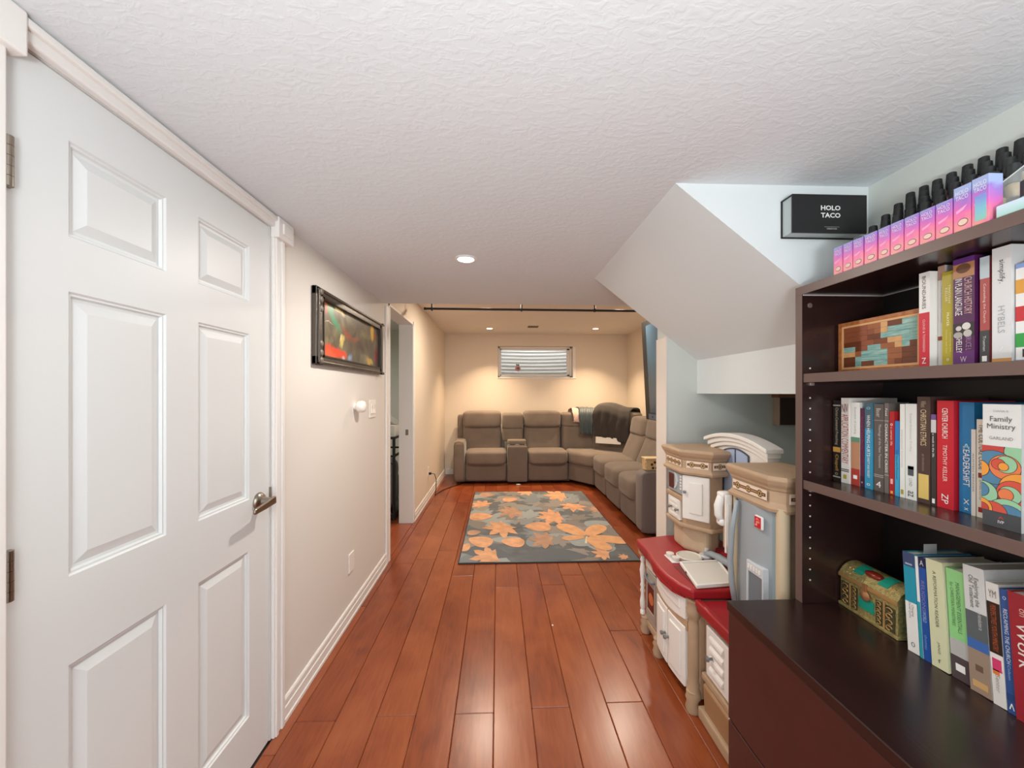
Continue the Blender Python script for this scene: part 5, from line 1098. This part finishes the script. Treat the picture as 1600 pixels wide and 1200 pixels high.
def polish_box(y0, y1, h, label, gm, x=0.988, d=0.028, win=False):
    r = thing('polish_box', (x, (y0+y1)/2, ZP), label, 'box', 'gradient nail polish boxes along the bookcase top')
    t = y1-y0-.001
    ob('carton', bx(0, d, -t/2, t/2, 0, h), gm, r, local=True, bevel=.0006)
    txt('HOLO', (-.0004, .0, h*.86), *FLATX, t*.74, h*.095, LM, r)
    txt('TACO', (-.0004, .0, h*.74), *FLATX, t*.74, h*.095, LM, r)
    ob('print_streak', MB().prism([(-t*.3, h*.55), (t*.35, h*.46), (t*.3, h*.40), (-t*.1, h*.46)], -.0005, 0, 'X'), mat('#f0a8d0', .5), r, local=True)
    if not win:
        P = [(-.06*t+.30*t*math.cos(a)*(1 if abs(math.cos(a)) > .2 else 1), h*.18+.085*h*math.sin(a)) for a in [2*PI*i/16 for i in range(16)]]
        ob('oval_print', MB().prism(P, -.0005, 0, 'X'), LM2, r, local=True)
        ob('oval_fill', MB().prism([(a*.9-.006*t, (b-h*.18)*.8+h*.18) for a, b in P], -.0008, 0, 'X'), mat('#e6c9b4', .5), r, local=True)
    else:
        ob('window_print', bx(-.0006, 0, -t*.36, t*.30, h*.08, h*.62), GM2, r, local=True)
    return r
for i, (a, b) in enumerate(PBX): polish_box(a, b, .078, 'pink to violet nail polish box, %s from the left on the bookcase top' % ordn[i], GM)
polish_box(.767, .798, .095, 'taller pink nail polish box, tenth from the left on the bookcase top', GM)
polish_box(.737, .766, .097, 'taller box with a blue-green window, last of the polish box row', GM, win=True, d=.03)
ob('teal_carton', bx(.99, 1.03, .655, .728, ZP, ZP+.024), gradient_mat([(0, '#9fd0c0'), (1, '#c9dcea')], 'Z', 0, .024), bevel=.001, label='low pale mint carton at the right end of the bookcase top', cat='box')
# stepped clear rack
rack = thing('polish_rack', (1.13, .95, ZP), 'stepped clear acrylic rack holding the nail polish bottles', 'rack')
M_ACR = mat('#f2f6f4', 0.05, alpha=0.16)
RY0_, RY1_ = .775, 1.115
tx = [1.037+0.0385*k for k in range(6)]; ts = [ZP+.006+0.0338*k for k in range(6)]
for k in range(6):
    st = ob('step', MB().box(tx[k]-.018, tx[k]+.018, RY0_, RY1_, ts[k]-.0025, ts[k]), M_ACR, rack)
    if k: ob('riser', MB().box(tx[k]-.020, tx[k]-.018, RY0_, RY1_, ts[k-1], ts[k]), M_ACR, rack)
sidep = [(1.018, ZP), (1.018, ZP+.062)]+[(tx[5]+.018, ts[5]+.062), (tx[5]+.018, ZP)]
for y in (RY1_+.0005, RY0_-.0035):
    ob('side_plate', MB().prism(sidep, y, y+.003, 'Y'), M_ACR, rack)
    ob('plate_edge', MB().prism([sidep[1], (sidep[1][0], sidep[1][1]+.0015), (sidep[2][0], sidep[2][1]+.0015), sidep[2]], y, y+.003, 'Y'), mat('#e6ebe8', .2), rack)
pol = ['#5a2a5c', '#2a4a6c', '#8a2c3c', '#2c5a4c', '#6a5a8c', '#a8556c', '#3a3a4c', '#b89a6c', '#4c7c8c', '#7c3c2c']
CAPM = M_CAP = mat('#232526', 0.5)
bodyM = MB().lathe([(0, 0), (.0125, 0), (.0135, .002), (.0135, .026), (.011, .030), (.006, .033), (.006, .036), (0, .036)], n=14)
capM = MB().lathe([(0, .033), (.0105, .033), (.0112, .036), (.0106, .058), (.0098, .0735), (.008, .075), (0, .075)], n=16)
proto = None; nb = 10; step = (RY1_-RY0_-.03)/(nb-1); bi = 0
me_body = {}
for k in range(6):
    for j in range(nb):
        y = RY1_-.015-step*j
        loc = (tx[k], y+rnd.uniform(-.001, .001), ts[k]+.0003)
        lab = 'black-capped nail polish bottle, %s from the left in the %s tier of the clear rack' % (ordn[j], ['front', 'second', 'third', 'fourth', 'fifth', 'back'][k])
        if proto is None:
            root = thing('nail_polish', loc, lab, 'nail polish', 'nail polish bottles in the clear rack')
            b0 = ob('bottle', bodyM, mat(pol[0], .15, coat=.5), root, smooth=.7, local=True); c0 = ob('cap', capM, M_CAP, root, smooth=.7, local=True)
            proto = root; me_body[0] = b0.data
        else:
            root = proto.copy(); C.objects.link(root); root.location = loc; root['label'] = lab
            ci = bi % len(pol)
            if ci not in me_body:
                me_body[ci] = b0.data.copy(); me_body[ci].materials.clear(); me_body[ci].materials.append(mat(pol[ci], .15, coat=.5))
            b1 = b0.copy(); b1.data = me_body[ci]; C.objects.link(b1); b1.parent = root
            c1 = c0.copy(); C.objects.link(c1); c1.parent = root
        bi += 3
r = thing('nail_polish', (1.012, .692, ZP+.0245), 'single black-capped polish bottle standing on the pale mint carton', 'nail polish')
ob('bottle', MB().lathe([(0, 0), (.0125, 0), (.0135, .002), (.0135, .004), (0, .005)], n=14), mat('#7fb8a0', .2), r, local=True)
ob('cap', MB().lathe([(0, .004), (.0135, .004), (.0135, .034), (.011, .036), (0, .036)], n=18), M_CAP, r, local=True, smooth=.7)
